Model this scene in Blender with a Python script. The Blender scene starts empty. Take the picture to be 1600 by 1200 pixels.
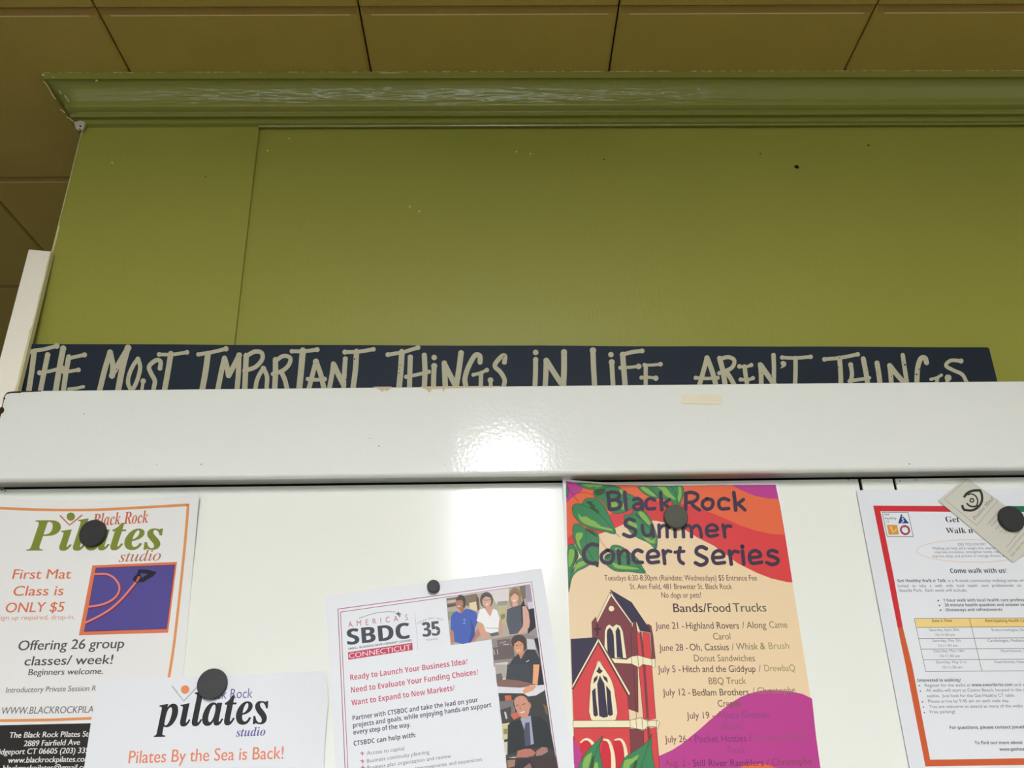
import bpy, bmesh, math, random
from mathutils import Vector, Matrix, noise
from mathutils.geometry import tessellate_polygon
from math import sin, cos, pi, radians

random.seed(7)
SC = bpy.context.scene
COL = SC.collection

# ------------------------------------------------------------------ camera
F, PITCH, YAW, ROLL = 1319.1, .428557, .022376, -.018958
CAMZ = 1.6
H = .8122                                   # ceiling height above the camera
f_ = Vector((sin(YAW)*cos(PITCH), cos(YAW)*cos(PITCH), sin(PITCH)))
r0 = Vector((cos(YAW), -sin(YAW), 0)); u0 = r0.cross(f_)
RT = cos(ROLL)*r0 + sin(ROLL)*u0
UP = cos(ROLL)*u0 - sin(ROLL)*r0
cam = bpy.data.cameras.new('camera')
cam.sensor_fit = 'HORIZONTAL'; cam.sensor_width = 36; cam.lens = F*36/1600
cam.clip_start = .01; cam.clip_end = 50
camo = bpy.data.objects.new('camera', cam); COL.objects.link(camo)
camo.matrix_world = Matrix(((RT.x, UP.x, -f_.x, 0), (RT.y, UP.y, -f_.y, 0), (RT.z, UP.z, -f_.z, CAMZ), (0, 0, 0, 1)))
SC.camera = camo

def ray(x, y): return f_ + RT*((x-800)/F) + UP*((600-y)/F)
def at(x, y, Y):
    """the point of the plane (wall-parallel, at depth Y) that the photograph shows at pixel x, y"""
    d = ray(x, y)*1.0; d = d*(Y/d.y); return Vector((d.x, d.y, d.z+CAMZ))

# ------------------------------------------------------------------ world, exposure
w = bpy.data.worlds.new('world'); SC.world = w; w.use_nodes = True
w.node_tree.nodes['Background'].inputs[0].default_value = (.8, .85, .9, 1)
w.node_tree.nodes['Background'].inputs[1].default_value = .3
SC.view_settings.view_transform = 'Standard'; SC.view_settings.look = 'None'
SC.view_settings.gamma = 1; SC.view_settings.use_curve_mapping = False
SC.view_settings.exposure = 2.8
LAMP = 17.5                                  # brightness of the ceiling light diffusers
LAMP_COL = (.95, .98, 1.06)
SC.cycles.max_bounces = 8
SC.cycles.use_denoising = True

# ------------------------------------------------------------------ helpers
def lin(c):
    return tuple(((v/255)/12.92 if v/255 <= .04045 else ((v/255+.055)/1.055)**2.4) for v in c)

MATS = {}
def mat(name, col, rough=.6, spec=.5, bump=None, var=None, coat=0, metal=0, emit=None):
    """procedural principled material. bump=(scale, strength, detail, (sx,sy,sz)); var=(scale, amount, (sx,sy,sz))"""
    if name in MATS: return MATS[name]
    m = bpy.data.materials.new(name); m.use_nodes = True
    nt = m.node_tree; b = nt.nodes['Principled BSDF']
    c = lin(col); b.inputs['Base Color'].default_value = (*c, 1)
    b.inputs['Roughness'].default_value = rough
    b.inputs['Specular IOR Level'].default_value = spec
    b.inputs['Coat Weight'].default_value = coat
    b.inputs['Coat Roughness'].default_value = .06
    b.inputs['Metallic'].default_value = metal
    tc = nt.nodes.new('ShaderNodeTexCoord')
    def noise_node(scale, detail, st):
        mp = nt.nodes.new('ShaderNodeMapping'); mp.inputs['Scale'].default_value = st
        nt.links.new(tc.outputs['Object'], mp.inputs[0])
        n = nt.nodes.new('ShaderNodeTexNoise'); n.inputs['Scale'].default_value = scale
        n.inputs['Detail'].default_value = detail
        nt.links.new(mp.outputs[0], n.inputs['Vector']); return n
    if var:
        n = noise_node(var[0], 4, var[2] if len(var) > 2 else (1, 1, 1))
        mx = nt.nodes.new('ShaderNodeMix'); mx.data_type = 'RGBA'
        mx.inputs[6].default_value = (*[v*(1-var[1]) for v in c], 1)
        mx.inputs[7].default_value = (*[min(1, v*(1+var[1])) for v in c], 1)
        nt.links.new(n.outputs['Fac'], mx.inputs[0]); nt.links.new(mx.outputs[2], b.inputs['Base Color'])
    if bump:
        n = noise_node(bump[0], bump[2], bump[3] if len(bump) > 3 else (1, 1, 1))
        bp = nt.nodes.new('ShaderNodeBump'); bp.inputs['Strength'].default_value = bump[1]
        bp.inputs['Distance'].default_value = .001
        nt.links.new(n.outputs['Fac'], bp.inputs['Height']); nt.links.new(bp.outputs[0], b.inputs['Normal'])
    if emit:
        b.inputs['Emission Color'].default_value = (*emit[0], 1); b.inputs['Emission Strength'].default_value = emit[1]
    MATS[name] = m; return m

def ink(col):
    """flat print colour"""
    return mat('ink_%02x%02x%02x' % tuple(int(v) for v in col), col, .55, .35)

def mesh_obj(name, verts, faces, mats, parent=None, smooth=False, idx=None):
    me = bpy.data.meshes.new(name); me.from_pydata([tuple(v) for v in verts], [], faces)
    if not isinstance(mats, (list, tuple)): mats = [mats]
    for m in mats: me.materials.append(m)
    if idx: me.polygons.foreach_set('material_index', idx)
    if smooth: me.polygons.foreach_set('use_smooth', [True]*len(me.polygons))
    me.update()
    o = bpy.data.objects.new(name, me); COL.objects.link(o)
    if parent: o.parent = parent
    return o

def bm_obj(name, bm, mats, parent=None, smooth=False):
    bmesh.ops.recalc_face_normals(bm, faces=bm.faces[:])
    me = bpy.data.meshes.new(name); bm.to_mesh(me); bm.free()
    if not isinstance(mats, (list, tuple)): mats = [mats]
    for m in mats: me.materials.append(m)
    if smooth: me.polygons.foreach_set('use_smooth', [True]*len(me.polygons))
    o = bpy.data.objects.new(name, me); COL.objects.link(o)
    if parent: o.parent = parent
    return o

def box(name, lo, hi, m, parent=None, bevel=0, seg=2):
    bm = bmesh.new(); bmesh.ops.create_cube(bm, size=1)
    for v in bm.verts:
        v.co = Vector([lo[i] + (v.co[i]+.5)*(hi[i]-lo[i]) for i in range(3)])
    if bevel: bmesh.ops.bevel(bm, geom=bm.edges[:], offset=bevel, segments=seg, profile=.5, affect='EDGES')
    return bm_obj(name, bm, m, parent)

def empty(name, loc):
    o = bpy.data.objects.new(name, None); COL.objects.link(o); o.location = loc; o.empty_display_size = .05
    bpy.context.view_layer.update(); return o

def adopt(parent, *kids):
    """parent at an empty without moving the child"""
    for k in kids:
        k.parent = parent; k.matrix_parent_inverse = Matrix.Translation(parent.location).inverted()

def tag(o, label=None, cat=None, group=None, kind=None):
    if label: o['label'] = label
    if cat: o['category'] = cat
    if group: o['group'] = group
    if kind: o['kind'] = kind
    return o

def catmull(pts, n=5, closed=False):
    P = [Vector(p) for p in pts]; out = []
    N = len(P); rng = N if closed else N-1
    for i in range(rng):
        p1, p2 = P[i], P[(i+1) % N]
        p0 = P[i-1] if (closed or i > 0) else 2*p1-p2
        p3 = P[(i+2) % N] if (closed or i+2 < N) else 2*p2-p1
        for k in range(n):
            t = k/n
            out.append(.5*((2*p1)+(p2-p0)*t+(2*p0-5*p1+4*p2-p3)*t*t+(3*p1-p0-3*p2+p3)*t*t*t))
    if not closed: out.append(P[-1])
    return out

# ---- lettering: glyph outlines of the built-in font, as flat triangles
_fc = bpy.data.curves.new('type', 'FONT'); _fo = bpy.data.objects.new('type', _fc); COL.objects.link(_fo)
_fc.resolution_u = 4
ALPH = {'bi': (0x1D468, 0x1D482, None), 'b': (0x1D400, 0x1D41A, 0x1D7CE), 'i': (0x1D434, 0x1D44E, None),
        'sb': (0x1D5D4, 0x1D5EE, 0x1D7EC), 'sbi': (0x1D63C, 0x1D656, 0x1D7EC)}
def style(s, st):
    if not st or st == 's': return s
    A, a, d = ALPH[st]; o = ''
    for ch in s:
        if 'A' <= ch <= 'Z': o += chr(A+ord(ch)-65)
        elif 'a' <= ch <= 'z': o += chr(a+ord(ch)-97)
        elif '0' <= ch <= '9' and d: o += chr(d+ord(ch)-48)
        else: o += ch
    return o
_fonts = {}
CHARS = "ABCDEFGHIJKLMNOPQRSTUVWXYZabcdefghijklmnopqrstuvwxyz0123456789.,:;!?/$&()-'@"
NEED = {'bi': sorted(set('Black Rock Pilates pilates studio H')-{' '}), 'i': sorted(set('Positive Mind studio H')-{' '}),
        'b': sorted(set("Get Healthy Walk n' Talk")-{' '})}
def typeface(st, bold=0):
    """every glyph of one face in a single evaluation: char -> (verts, faces, advance)"""
    if st == 's': st = ''
    if st in _fonts: return _fonts[st]
    H_ = style('H', st); rows = [H_+H_]
    CH = NEED.get(st, CHARS)
    for c in CH: g = style(c, st); rows += [g, H_+g+H_]
    _fc.space_line = 4; _fc.body = '\n'.join(rows)
    bpy.context.view_layer.update()
    e = _fo.evaluated_get(bpy.context.evaluated_depsgraph_get()); me = e.to_mesh()
    row = []; V = [(q.co.x, q.co.y) for q in me.vertices]
    xm = [-9]*len(rows); mem = [[] for _ in rows]
    for i, (x, y) in enumerate(V):
        r = max(0, min(len(rows)-1, round((.35-y)/4))); row.append(r); xm[r] = max(xm[r], x); mem[r].append(i)
    Fr = [[] for _ in rows]
    for p in me.polygons: Fr[row[p.vertices[0]]].append(tuple(p.vertices))
    out = {}
    for k, c in enumerate(CH):
        r = 1+2*k; loc = {i: j for j, i in enumerate(mem[r])}
        out[c] = ([(V[i][0], V[i][1]+4*r) for i in mem[r]], [tuple(loc[i] for i in f) for f in Fr[r]], xm[r+1]-xm[0])
    e.to_mesh_clear()
    out['cap'] = max(y for x, y in out['H'][0]); out[' '] = ([], [], .27)
    _fonts[st] = out; return out
def glyphs(t, st='', bold=0, dotless=False):
    """verts (width from 0 to 1, cap height 1) and faces of one line of type"""
    fnt = typeface(st); V = []; Fc = []; x = 0
    for ch in t:
        g = fnt[ch]; k = len(V)
        if dotless and ch == 'i': g = (g[0], [f for f in g[1] if min(g[0][i][1] for i in f) < .74*fnt['cap']], g[2])
        V += [(px+x, py) for px, py in g[0]]; Fc += [tuple(i+k for i in f) for f in g[1]]; x += g[2]
    x0 = min(v[0] for v in V); x1 = max(v[0] for v in V)
    return [((a-x0)/(x1-x0), b/fnt['cap']) for a, b in V], Fc

def px_of(p):
    q = p - Vector((0, 0, CAMZ)); z = q.dot(f_)
    return 800+F*q.dot(RT)/z, 600-F*q.dot(UP)/z

class Sheet:
    """a sheet of paper (or board) lying on a wall-parallel plane; everything is measured off the photograph,
    carried to that plane and kept as real geometry. bend = (start px, end px, lift, power): beyond the start the
    paper bows off the wall as a cylinder across the direction start -> end (a real sheet bends one way only)."""
    def __init__(s, Y, theta=0, bend=None, step=5.0e-6, cut=26):
        s.Y, s.th, s.step = Y, theta, step
        s.layer = 1; s.parts = {}; s.knots = []
        if bend:
            (ax, ay), (bx_, by_), lift, pw = bend
            A_, B_ = at(ax, ay, Y), at(bx_, by_, Y); d = Vector((B_.x-A_.x, B_.z-A_.z)); L_ = d.length; s.n = d/L_
            s0 = s.n.x*A_.x+s.n.y*A_.z; n = 9
            s.knots = [(s0+L_*1.15*i/n, Y-lift*(1.15*i/n)**pw) for i in range(n+1)]
            t = Vector((-s.n.y, s.n.x)); s.lines = []
            for sk, yk in s.knots:
                c = s.n*sk + t*(t.x*A_.x+t.y*A_.z)
                p, q = px_of(Vector((c.x, yk, c.y))), px_of(Vector((c.x+t.x*.3, yk, c.y+t.y*.3)))
                s.lines.append((Vector((p[0], p[1], 0)), Vector((-(q[1]-p[1]), q[0]-p[0], 0)).normalized()))
    def P(s, x, y, l=0):
        p = at(x, y, s.Y)
        if s.knots and s.n.x*p.x+s.n.y*p.z > s.knots[0][0]:
            d = ray(x, y); d = d/d.y; N = s.n.x*d.x+s.n.y*d.z; K = s.knots
            for i in range(len(K)-1):
                (sa, ya), (sb, yb) = K[i], K[i+1]; m = (yb-ya)/(sb-sa)
                # Y = ya + m (s - sa), s = N Y + n.y CAMZ
                Yv = (ya + m*(s.n.y*CAMZ-sa))/(1-m*N)
                if N*Yv+s.n.y*CAMZ <= sb or i == len(K)-2: break
            p = at(x, y, Yv)
        p.y -= l*s.step
        return p
    def up(s, x, y):
        """pixel step that one unit of paper 'up' makes at x, y"""
        p = at(x, y, s.Y); q = p + Vector((-sin(s.th), 0, cos(s.th)))*.01
        d = q - Vector((0, 0, CAMZ)); z = d.dot(f_)
        a, b = 800+F*d.dot(RT)/z-x, 600-F*d.dot(UP)/z-y
        n = abs(b); return a/n, b/n
    def add(s, part, pts, faces, col, l=None):
        V, Fc, C = s.parts.setdefault(part, ([], [], []))
        k = len(V); l = s.layer if l is None else l
        pts = [(p[0], p[1]) for p in pts]
        if s.knots:
            for co, no in s.lines:
                sd = [(p[0]-co.x)*no.x+(p[1]-co.y)*no.y for p in pts]
                if min(sd) < -1e-6 and max(sd) > 1e-6:
                    nf = []; cache = {}; pts = list(pts)
                    for f in faces:
                        ss = [sd[i] for i in f]
                        if min(ss) >= -1e-6 or max(ss) <= 1e-6: nf.append(f); continue
                        A_, B_ = [], []
                        for i, u in enumerate(f):
                            v = f[(i+1) % len(f)]; a, b = sd[u], sd[v]
                            if a >= 0: A_.append(u)
                            if a <= 0: B_.append(u)
                            if a*b < 0:
                                e = (min(u, v), max(u, v))
                                if e not in cache:
                                    t = a/(a-b); cache[e] = len(pts)
                                    pts.append((pts[u][0]+(pts[v][0]-pts[u][0])*t, pts[u][1]+(pts[v][1]-pts[u][1])*t))
                                A_.append(cache[e]); B_.append(cache[e])
                        if len(A_) > 2: nf.append(tuple(A_))
                        if len(B_) > 2: nf.append(tuple(B_))
                    faces = nf
        V += [(p[0], p[1], l) for p in pts]; Fc += [tuple(i+k for i in f) for f in faces]; C += [tuple(col)]*len(faces)
    def poly(s, part, pts, col, smooth=0, k=1.0, o=(0, 0), keep=False):
        """filled outline; pts in a zoomed crop: pixel = o + pt/k"""
        pts = [(o[0]+p[0]/k, o[1]+p[1]/k, 0) for p in pts]
        if smooth: pts = catmull(pts, smooth, True)
        pts = [Vector((p[0], p[1], 0)) for p in pts]
        s.add(part, [(p.x, p.y) for p in pts], [tuple(t) for t in tessellate_polygon([pts])], col)
        if not keep: s.layer += 1
    def stroke(s, part, pts, wd, col, smooth=5, k=1.0, o=(0, 0), caps=True, keep=True, closed=False, w2=None):
        """a pen stroke of width wd (w2 at the end) along pts"""
        pts = [Vector((o[0]+p[0]/k, o[1]+p[1]/k)) for p in pts]
        if smooth and (len(pts) > 2): pts = [Vector(p[:2]) for p in catmull([(p.x, p.y, 0) for p in pts], smooth, closed)]
        n = len(pts)
        if closed: pts = pts+[pts[0]]; n += 1
        L, R = [], []
        for i, p in enumerate(pts):
            a = pts[max(i-1, 0)]; b = pts[min(i+1, n-1)]
            if closed and i in (0, n-1): a, b = pts[-2], pts[1]
            t = (b-a)
            if t.length < 1e-6: t = Vector((1, 0))
            t.normalize(); nn = Vector((-t.y, t.x))
            ww = (wd + ((w2 if w2 is not None else wd)-wd)*i/(n-1))/k/2
            L.append(p+nn*ww); R.append(p-nn*ww)
        s.add(part, L+R, [(i, i+1, n+i+1, n+i) for i in range(n-1)], col)
        if caps and not closed:
            b = s.layer; s.layer += .4
            s.disc(part, pts[0], wd/k/2, col); s.disc(part, pts[-1], (w2 if w2 is not None else wd)/k/2, col); s.layer = b
        if not keep: s.layer += 1
    def disc(s, part, c, r, col, k=1.0, o=(0, 0), n=14, ry=None, keep=True):
        cx, cy = o[0]+c[0]/k, o[1]+c[1]/k; r = r/k; ry = r if ry is None else ry/k
        s.add(part, [(cx, cy)]+[(cx+r*cos(2*pi*i/n), cy+ry*sin(2*pi*i/n)) for i in range(n)],
              [(0, i+1, (i+1) % n+1) for i in range(n)], col)
        if not keep: s.layer += 1
    def text(s, part, t, x0, y0, x1, y1, h, col, st='', bold=0, ital=0, k=1.0, o=(0, 0), l=None, dotless=False):
        """one line of type: baseline from (x0,y0) to (x1,y1), capitals h tall"""
        x0, y0, x1, y1, h = o[0]+x0/k, o[1]+y0/k, o[0]+x1/k, o[1]+y1/k, h/k
        v, f = glyphs(t, st, bold, dotless); out = []
        for a, b in v:
            bx, by = x0+(x1-x0)*a, y0+(y1-y0)*a
            ux, uy = s.up(bx, by)
            out.append((bx+(ux+ital)*b*h, by+uy*b*h))
        if not bold: s.add(part, out, f, col, l); return
        d = bold*h*.9; L0 = s.layer            # heavier weight: struck twice, a hair apart
        s.add(part, [(x-d, y) for x, y in out], f, col, l)
        s.layer += .35; s.add(part, [(x+d, y) for x, y in out], f, col, l); s.layer = L0
    def rule(s, part, a, b, wd, col, k=1.0, o=(0, 0), n=12):
        s.stroke(part, [(a[0]+(b[0]-a[0])*i/n, a[1]+(b[1]-a[1])*i/n) for i in range(n+1)], wd, col, smooth=0, k=k, o=o, caps=False)
    def build(s, parent, rename=None, matf=ink):
        for part, (V, Fc, C) in s.parts.items():
            cols = []; idx = []
            for c in C:
                if c not in cols: cols.append(c)
                idx.append(cols.index(c))
            W = [s.P(*v) for v in V]; fc = []
            for f in Fc:
                a, b, c = W[f[0]], W[f[1]], W[f[2]]
                fc.append(f if (b-a).cross(c-a).y <= 0 else f[::-1])
            o = mesh_obj(part.split('|')[0], W, fc, [matf(c) for c in cols], None, idx=idx)
            if part in ('lettering_chip', 'smudge', 'rust_chip', 'glue_residue'): o['kind'] = 'stuff'
            adopt(parent, o) if parent.type == 'EMPTY' else setattr(o, 'parent', parent)
        return s
    def paper(s, name, quad, m, thick=.00025, edges=None):
        """the sheet itself, outline TL,TR,BR,BL in pixels (edges: extra outline points after each corner), carried to
        the bent surface, with thickness"""
        out = []
        for i in range(4):
            out.append(quad[i])
            if edges and edges.get(i): out += edges[i]
        out = [Vector((p[0], p[1], 0)) for p in out]
        tmp = s.parts; s.parts = {}
        s.add('x', [(p.x, p.y) for p in out], [tuple(t) for t in tessellate_polygon([out])], (0, 0, 0), 0)
        V, Fc, _ = s.parts['x']; s.parts = tmp
        bm = bmesh.new(); vs = [bm.verts.new(s.P(*v)) for v in V]
        for f in Fc: bm.faces.new([vs[i] for i in f])
        bmesh.ops.recalc_face_normals(bm, faces=bm.faces[:])
        bm.normal_update()
        if sum(f.normal.y*f.calc_area() for f in bm.faces) > 0: bmesh.ops.reverse_faces(bm, faces=bm.faces[:])
        g = bmesh.ops.extrude_face_region(bm, geom=bm.faces[:])
        for v in [e for e in g['geom'] if isinstance(e, bmesh.types.BMVert)]: v.co.y += thick
        # extrude keeps the old front faces; put the thickness behind them
        bmesh.ops.recalc_face_normals(bm, faces=bm.faces[:])
        return bm_obj(name, bm, m)

# ------------------------------------------------------------------ materials
M_GREEN = mat('olive_wall_paint', (155, 154, 66), .42, .45, (260, .25, 3, (1, 1, .35)), (5, .05))
M_CROWN = mat('olive_gloss_paint', (142, 142, 66), .22, .6, (160, .45, 4, (.5, 1, 1)), (8, .06))
M_TILE = mat('brown_ceiling_paint', (184, 159, 77), .62, .35, (520, .9, 4), (14, .10))
M_TILE_EDGE = mat('worn_cream_edge', (236, 214, 158), .6, .3, None, (60, .18))
M_TILE_BEV = mat('reddish_brown_tile_bevel', (162, 128, 66), .62, .3, (520, .6, 4), (14, .08))
M_DARK = mat('dark_gap', (26, 22, 16), .9, .1)
M_PRIMER = mat('cream_primer', (214, 206, 150), .6, .3, None, (90, .12))  # also the cream of the painted mitre highlights
M_WHITE = mat('white_enamel', (233, 233, 224), .10, .5, (240, .12, 1), (3, .015), coat=.4)
M_PANEL = mat('white_enamel_sheet', (238, 238, 226), .13, .5, (60, .04, 2), (2, .015), coat=.3)
M_RUST = mat('rust', (58, 34, 24), .8, .2, (300, .6, 3), (200, .4))
M_RESIDUE = mat('tan_glue_residue', (205, 184, 150), .6, .3, None, (300, .2))
M_TAPE = mat('masking_tape', (232, 223, 192), .6, .3, (300, .2, 3), (60, .05))
M_LEAN = mat('ivory_painted_board', (253, 245, 226), .45, .4, (80, .15, 3, (1, 1, .2)), (6, .03))
M_LEANEDGE = mat('yellowed_board_edge', (212, 205, 158), .5, .4, (120, .4, 3), (70, .10))
M_NAVY = mat('navy_painted_wood', (28, 39, 50), .62, .28, (40, .5, 5, (.06, 1, 1)), (12, .25, (.12, 1, 1)))
M_LETTER = mat('putty_letter_paint', (188, 182, 152), .6, .3, (200, .4, 3), (160, .10))
M_PAPER = mat('copy_paper', (228, 228, 229), .55, .4, (30, .12, 3))
M_CREAM_PAPER = mat('warm_copy_paper', (230, 227, 221), .55, .4, (30, .15, 3))
M_GLOSS_PAPER = mat('poster_paper', (236, 236, 236), .35, .5, (20, .05, 2))
M_CARD = mat('grey_card_stock', (206, 202, 186), .6, .35, (200, .1, 3))
M_MAG = mat('charcoal_magnet', (52, 52, 51), .75, .35, (400, .5, 4), (100, .15))
M_MAG2 = mat('grey_ferrite_magnet', (84, 84, 72), .7, .35, (400, .5, 4), (100, .12))
M_ROOM = mat('beige_room_paint', (188, 186, 178), .7, .3, (200, .2, 3))
M_FLOOR = mat('floor_vinyl', (126, 120, 108), .5, .4, None, (8, .1))
M_LAMPW = mat('white_lamp_housing', (225, 225, 220), .4, .5)
M_LAMP = mat('lamp_diffuser', (240, 240, 235), .4, .5, emit=(LAMP_COL, LAMP))

M_DAY = mat('daylit_window', (200, 215, 230), .2, .5, emit=((.72, .88, 1.0), 1.5))

# ------------------------------------------------------------------ the room
ZC = CAMZ + H
X0, X1, Y0, Y1 = -2.2, 2.4, -3.2, 2.2
tag(box('floor', (X0, Y0, -.1), (X1, Y1, 0), M_FLOOR), kind='structure')
tag(box('wall_left', (X0-.1, Y0, 0), (X0, Y1, ZC+.1), M_ROOM), kind='structure')
tag(box('wall_right', (X1, Y0, 0), (X1+.1, Y1, ZC+.1), M_ROOM), kind='structure')
tag(box('wall_rear', (X0, Y0-.1, 0), (X1, Y0, ZC+.1), M_ROOM), kind='structure')
tag(box('wall_back', (X0, Y1, 0), (X1, Y1+.1, ZC+.1), M_ROOM), kind='structure')

# unseen rear window read off the crown's highlight, cut to a strip for it
win = box('window_1', (-1.9, Y0-.02, 1.22), (.9, Y0+.03, 1.30), M_LAMPW); tag(win, kind='structure')
for lo, hi in (((-1.9, Y0-.02, 1.50), (.9, Y0+.03, 1.58)), ((-1.96, Y0-.02, 1.22), (-1.9, Y0+.03, 1.58)), ((.9, Y0-.02, 1.22), (.96, Y0+.03, 1.58))):
    box('window_frame', lo, hi, M_LAMPW, win)
box('window_pane', (-1.9, Y0+.001, 1.30), (.9, Y0+.008, 1.50), M_DAY, win)
# ceiling of square tiles, dark board above the joints
ceil = box('ceiling', (X0, Y0, ZC+.008), (X1, Y1, ZC+.1), M_DARK); tag(ceil, kind='structure')
T = .2966*1.028; TX, TY = -.44984*1.028, .70514*1.028; TROT = -.0038312
def tile_mesh():
    g = .0011                        # half gap at the face's arris
    L, R_ = g, T-g; N_, Fr = -.0015, T-.0095-.0035   # y runs from the near arris (0) to the far side
    near, nb = 0.0, -.0085           # near arris, foot of the near bevel
    far = T-.0115
    sb = .0032
    V = []; Fc = []; I = []
    def q(pts, mi=0):
        k = len(V); V.extend(pts); Fc.append(tuple(range(k, k+len(pts)))); I.append(mi)
    a, b = L+sb, R_-sb; st = .0018
    q([(a, near+st, 0), (a, far, 0), (b, far, 0), (b, near+st, 0)])
    c0, c1 = a+.009, b-.007
    q([(a, near, 0), (a, near+st, 0), (c0, near+st, 0), (c0, near, 0)])
    q([(c0, near, -.0002), (c0, near+st, -.0002), (c1, near+st, -.0002), (c1, near, -.0002)], 1)
    q([(c1, near, 0), (c1, near+st, 0), (b, near+st, 0), (b, near, 0)])
    q([(L, nb, .0024), (a, near, 0), (b, near, 0), (R_, nb, .0024)], 2)          # near bevel
    q([(L, nb, .0024), (L, far+.001, .002), (a, far, 0), (a, near, 0)])        # left bevel
    q([(b, near, 0), (b, far, 0), (R_, far+.001, .002), (R_, nb, .0024)])
    q([(a, far, 0), (L, far+.001, .002), (R_, far+.001, .002), (b, far, 0)])
    q([(L, nb, .0024), (R_, nb, .0024), (R_, nb, .0078), (L, nb, .0078)])
    q([(L, far+.001, .002), (L, far+.001, .0078), (R_, far+.001, .0078), (R_, far+.001, .002)])
    q([(L, nb, .0024), (L, nb, .0078), (L, far+.001, .0078), (L, far+.001, .002)])
    q([(R_, nb, .0024), (R_, far+.001, .002), (R_, far+.001, .0078), (R_, nb, .0078)])
    me = bpy.data.meshes.new('ceiling_tile'); me.from_pydata(V, [], Fc)
    me.materials.append(M_TILE); me.materials.append(M_TILE_EDGE); me.materials.append(M_TILE_BEV)
    me.polygons.foreach_set('material_index', I); me.update(); return me
tm = tile_mesh()
cr, sr = cos(TROT), sin(TROT)
n = 0
for i in range(-8, 12):
    for j in range(-16, 8):
        u, v = TX+i*T, TY+j*T
        x, y = u*cr-v*sr, u*sr+v*cr
        if x < X0-.02 or x+T > X1+T or y < Y0 or y > Y1: continue
        o = bpy.data.objects.new('ceiling_tile', tm); COL.objects.link(o); o.parent = ceil
        o.location = (x, y, ZC + random.uniform(-.0002, .0002)); o.rotation_euler = (0, 0, TROT); n += 1
print('tiles', n)

# green bulkhead wall in front, reaching from floor to ceiling
YS, YP = .8600, .8645                       # stile face, panel face
XG = -.61315*YS
wf = box('wall_front', (XG, YP, 0), (X1, 1.35, ZC+.004), M_GREEN); tag(wf, kind='structure')
# left stile, a flat board standing 4.5 mm proud of the panel
def seg_board(name, px, Ya, Yb, zlo, zhi, xl, m, parent):
    a = at(*px[0], Ya); b = at(*px[1], Ya)
    def xr(z): return a.x+(b.x-a.x)*(z-a.z)/(b.z-a.z)
    bm = bmesh.new()
    vs = [bm.verts.new(p) for p in ((xl, Ya, zlo), (xr(zlo), Ya, zlo), (xr(zhi), Ya, zhi), (xl, Ya, zhi),
                                    (xl, Yb, zlo), (xr(zlo), Yb, zlo), (xr(zhi), Yb, zhi), (xl, Yb, zhi))]
    for f in ((0, 1, 2, 3), (7, 6, 5, 4), (0, 4, 5, 1), (1, 5, 6, 2), (2, 6, 7, 3), (3, 7, 4, 0)): bm.faces.new([vs[i] for i in f])
    bmesh.ops.bevel(bm, geom=bm.edges[:], offset=.0006, segments=2, profile=.5, affect='EDGES')
    return bm_obj(name, bm, m, parent)
stile = seg_board('stile', ((404.5, 200), (366, 536)), YS, YP+.002, 0, ZC-.01, XG-.0005, M_GREEN, wf)
# worn cream arris down the outer edge of the stile
rng = random.Random(3)
V = []; Fc = []
zt = at(126, 203, YS).z; zb = at(84, 400, YS).z
N = 70
for i in range(N+1):
    z = zt+(zb-zt)*i/N; ww = .0011+.0009*noise.noise((0, 0, z*60))+(.0022 if i > N-16 else 0)*.6
    V += [(XG-.0009, YS-.0004, z), (XG-.0009+max(ww, .0004), YS-.0004, z), (XG-.0009, YS+.002, z)]
for i in range(N):
    k = 3*i; Fc += [(k, k+1, k+4, k+3), (k+2, k, k+3, k+5)]
mesh_obj('worn_edge', V, Fc, M_PRIMER, wf)
# nail hole, specks
def blob(name, x, y, Y, r, m, parent, ry=None, n=9, dy=-.0003, seed=0):
    rr = random.Random(seed); V = [at(x, y, Y+dy)]
    for i in range(n):
        a = 2*pi*i/n; k = rr.uniform(.7, 1.25)
        V.append(at(x+r*k*cos(a), y+(ry or r)*k*sin(a), Y+dy))
    Fc = [(0, i+1, (i+1) % n+1) for i in range(n)]
    # give the patch a real thickness
    K = len(V); V = V+[v+Vector((0, .0006, 0)) for v in V]
    Fc += [(i+1, K+i+1, K+(i+1) % n+1, (i+1) % n+1) for i in range(n)]
    return mesh_obj(name, V, Fc, m, parent)
blob('nail_hole', 1245, 260.5, YP, 4.2, M_DARK, wf, 2.6, seed=1)
blob('paint_speck', 1357, 227, YP, 1.4, M_DARK, wf, seed=2)
for k, (x, y, r) in enumerate(((321, 276, .8), (944, 249, 1.1), (1188, 240, 1.2))):
    blob('paint_speck', x, y, YS if x < 400 else YP, r, M_DARK, wf, seed=5+k)
for k, (x, y) in enumerate(((807, 237), (829, 240), (640, 323), (452, 216), (1206, 197), (175, 254), (418, 235), (655, 330))):
    blob('paint_speck', x, y, YS if x < 400 else YP, 1.6, M_PRIMER, wf, 1.2, seed=20+k)

# ------------------------------------------------------------------ crown moulding
prof_px = [(110.5, .0448), (122.2, .0444), (123.2, .0425), (124.2, .0400), (129, .0362), (134, .0325), (138, .0300), (143, .0277),
           (148, .0256), (153, .0235), (157, .0220), (161, .0213), (165, .0204), (170, .0163), (175.5, .0110), (176.2, .0124),
           (177, .0136), (181, .0134), (182, .0120), (182.8, .0078), (184, .0068), (191.5, .0060), (192.5, .0062)]
prof = []
for y, o in prof_px:
    z = at(600, y, YS-o).z
    prof.append((o, z, y))
prof[0] = (prof[0][0], ZC-.0004, prof_px[0][0])
# a short frieze step down to the face of the stile
prof.append((.0052, at(600, 193.3, YS-.0052).z, 193.3)); prof.append((-.002, at(600, 193.8, YS-.0052).z, 194))
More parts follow.
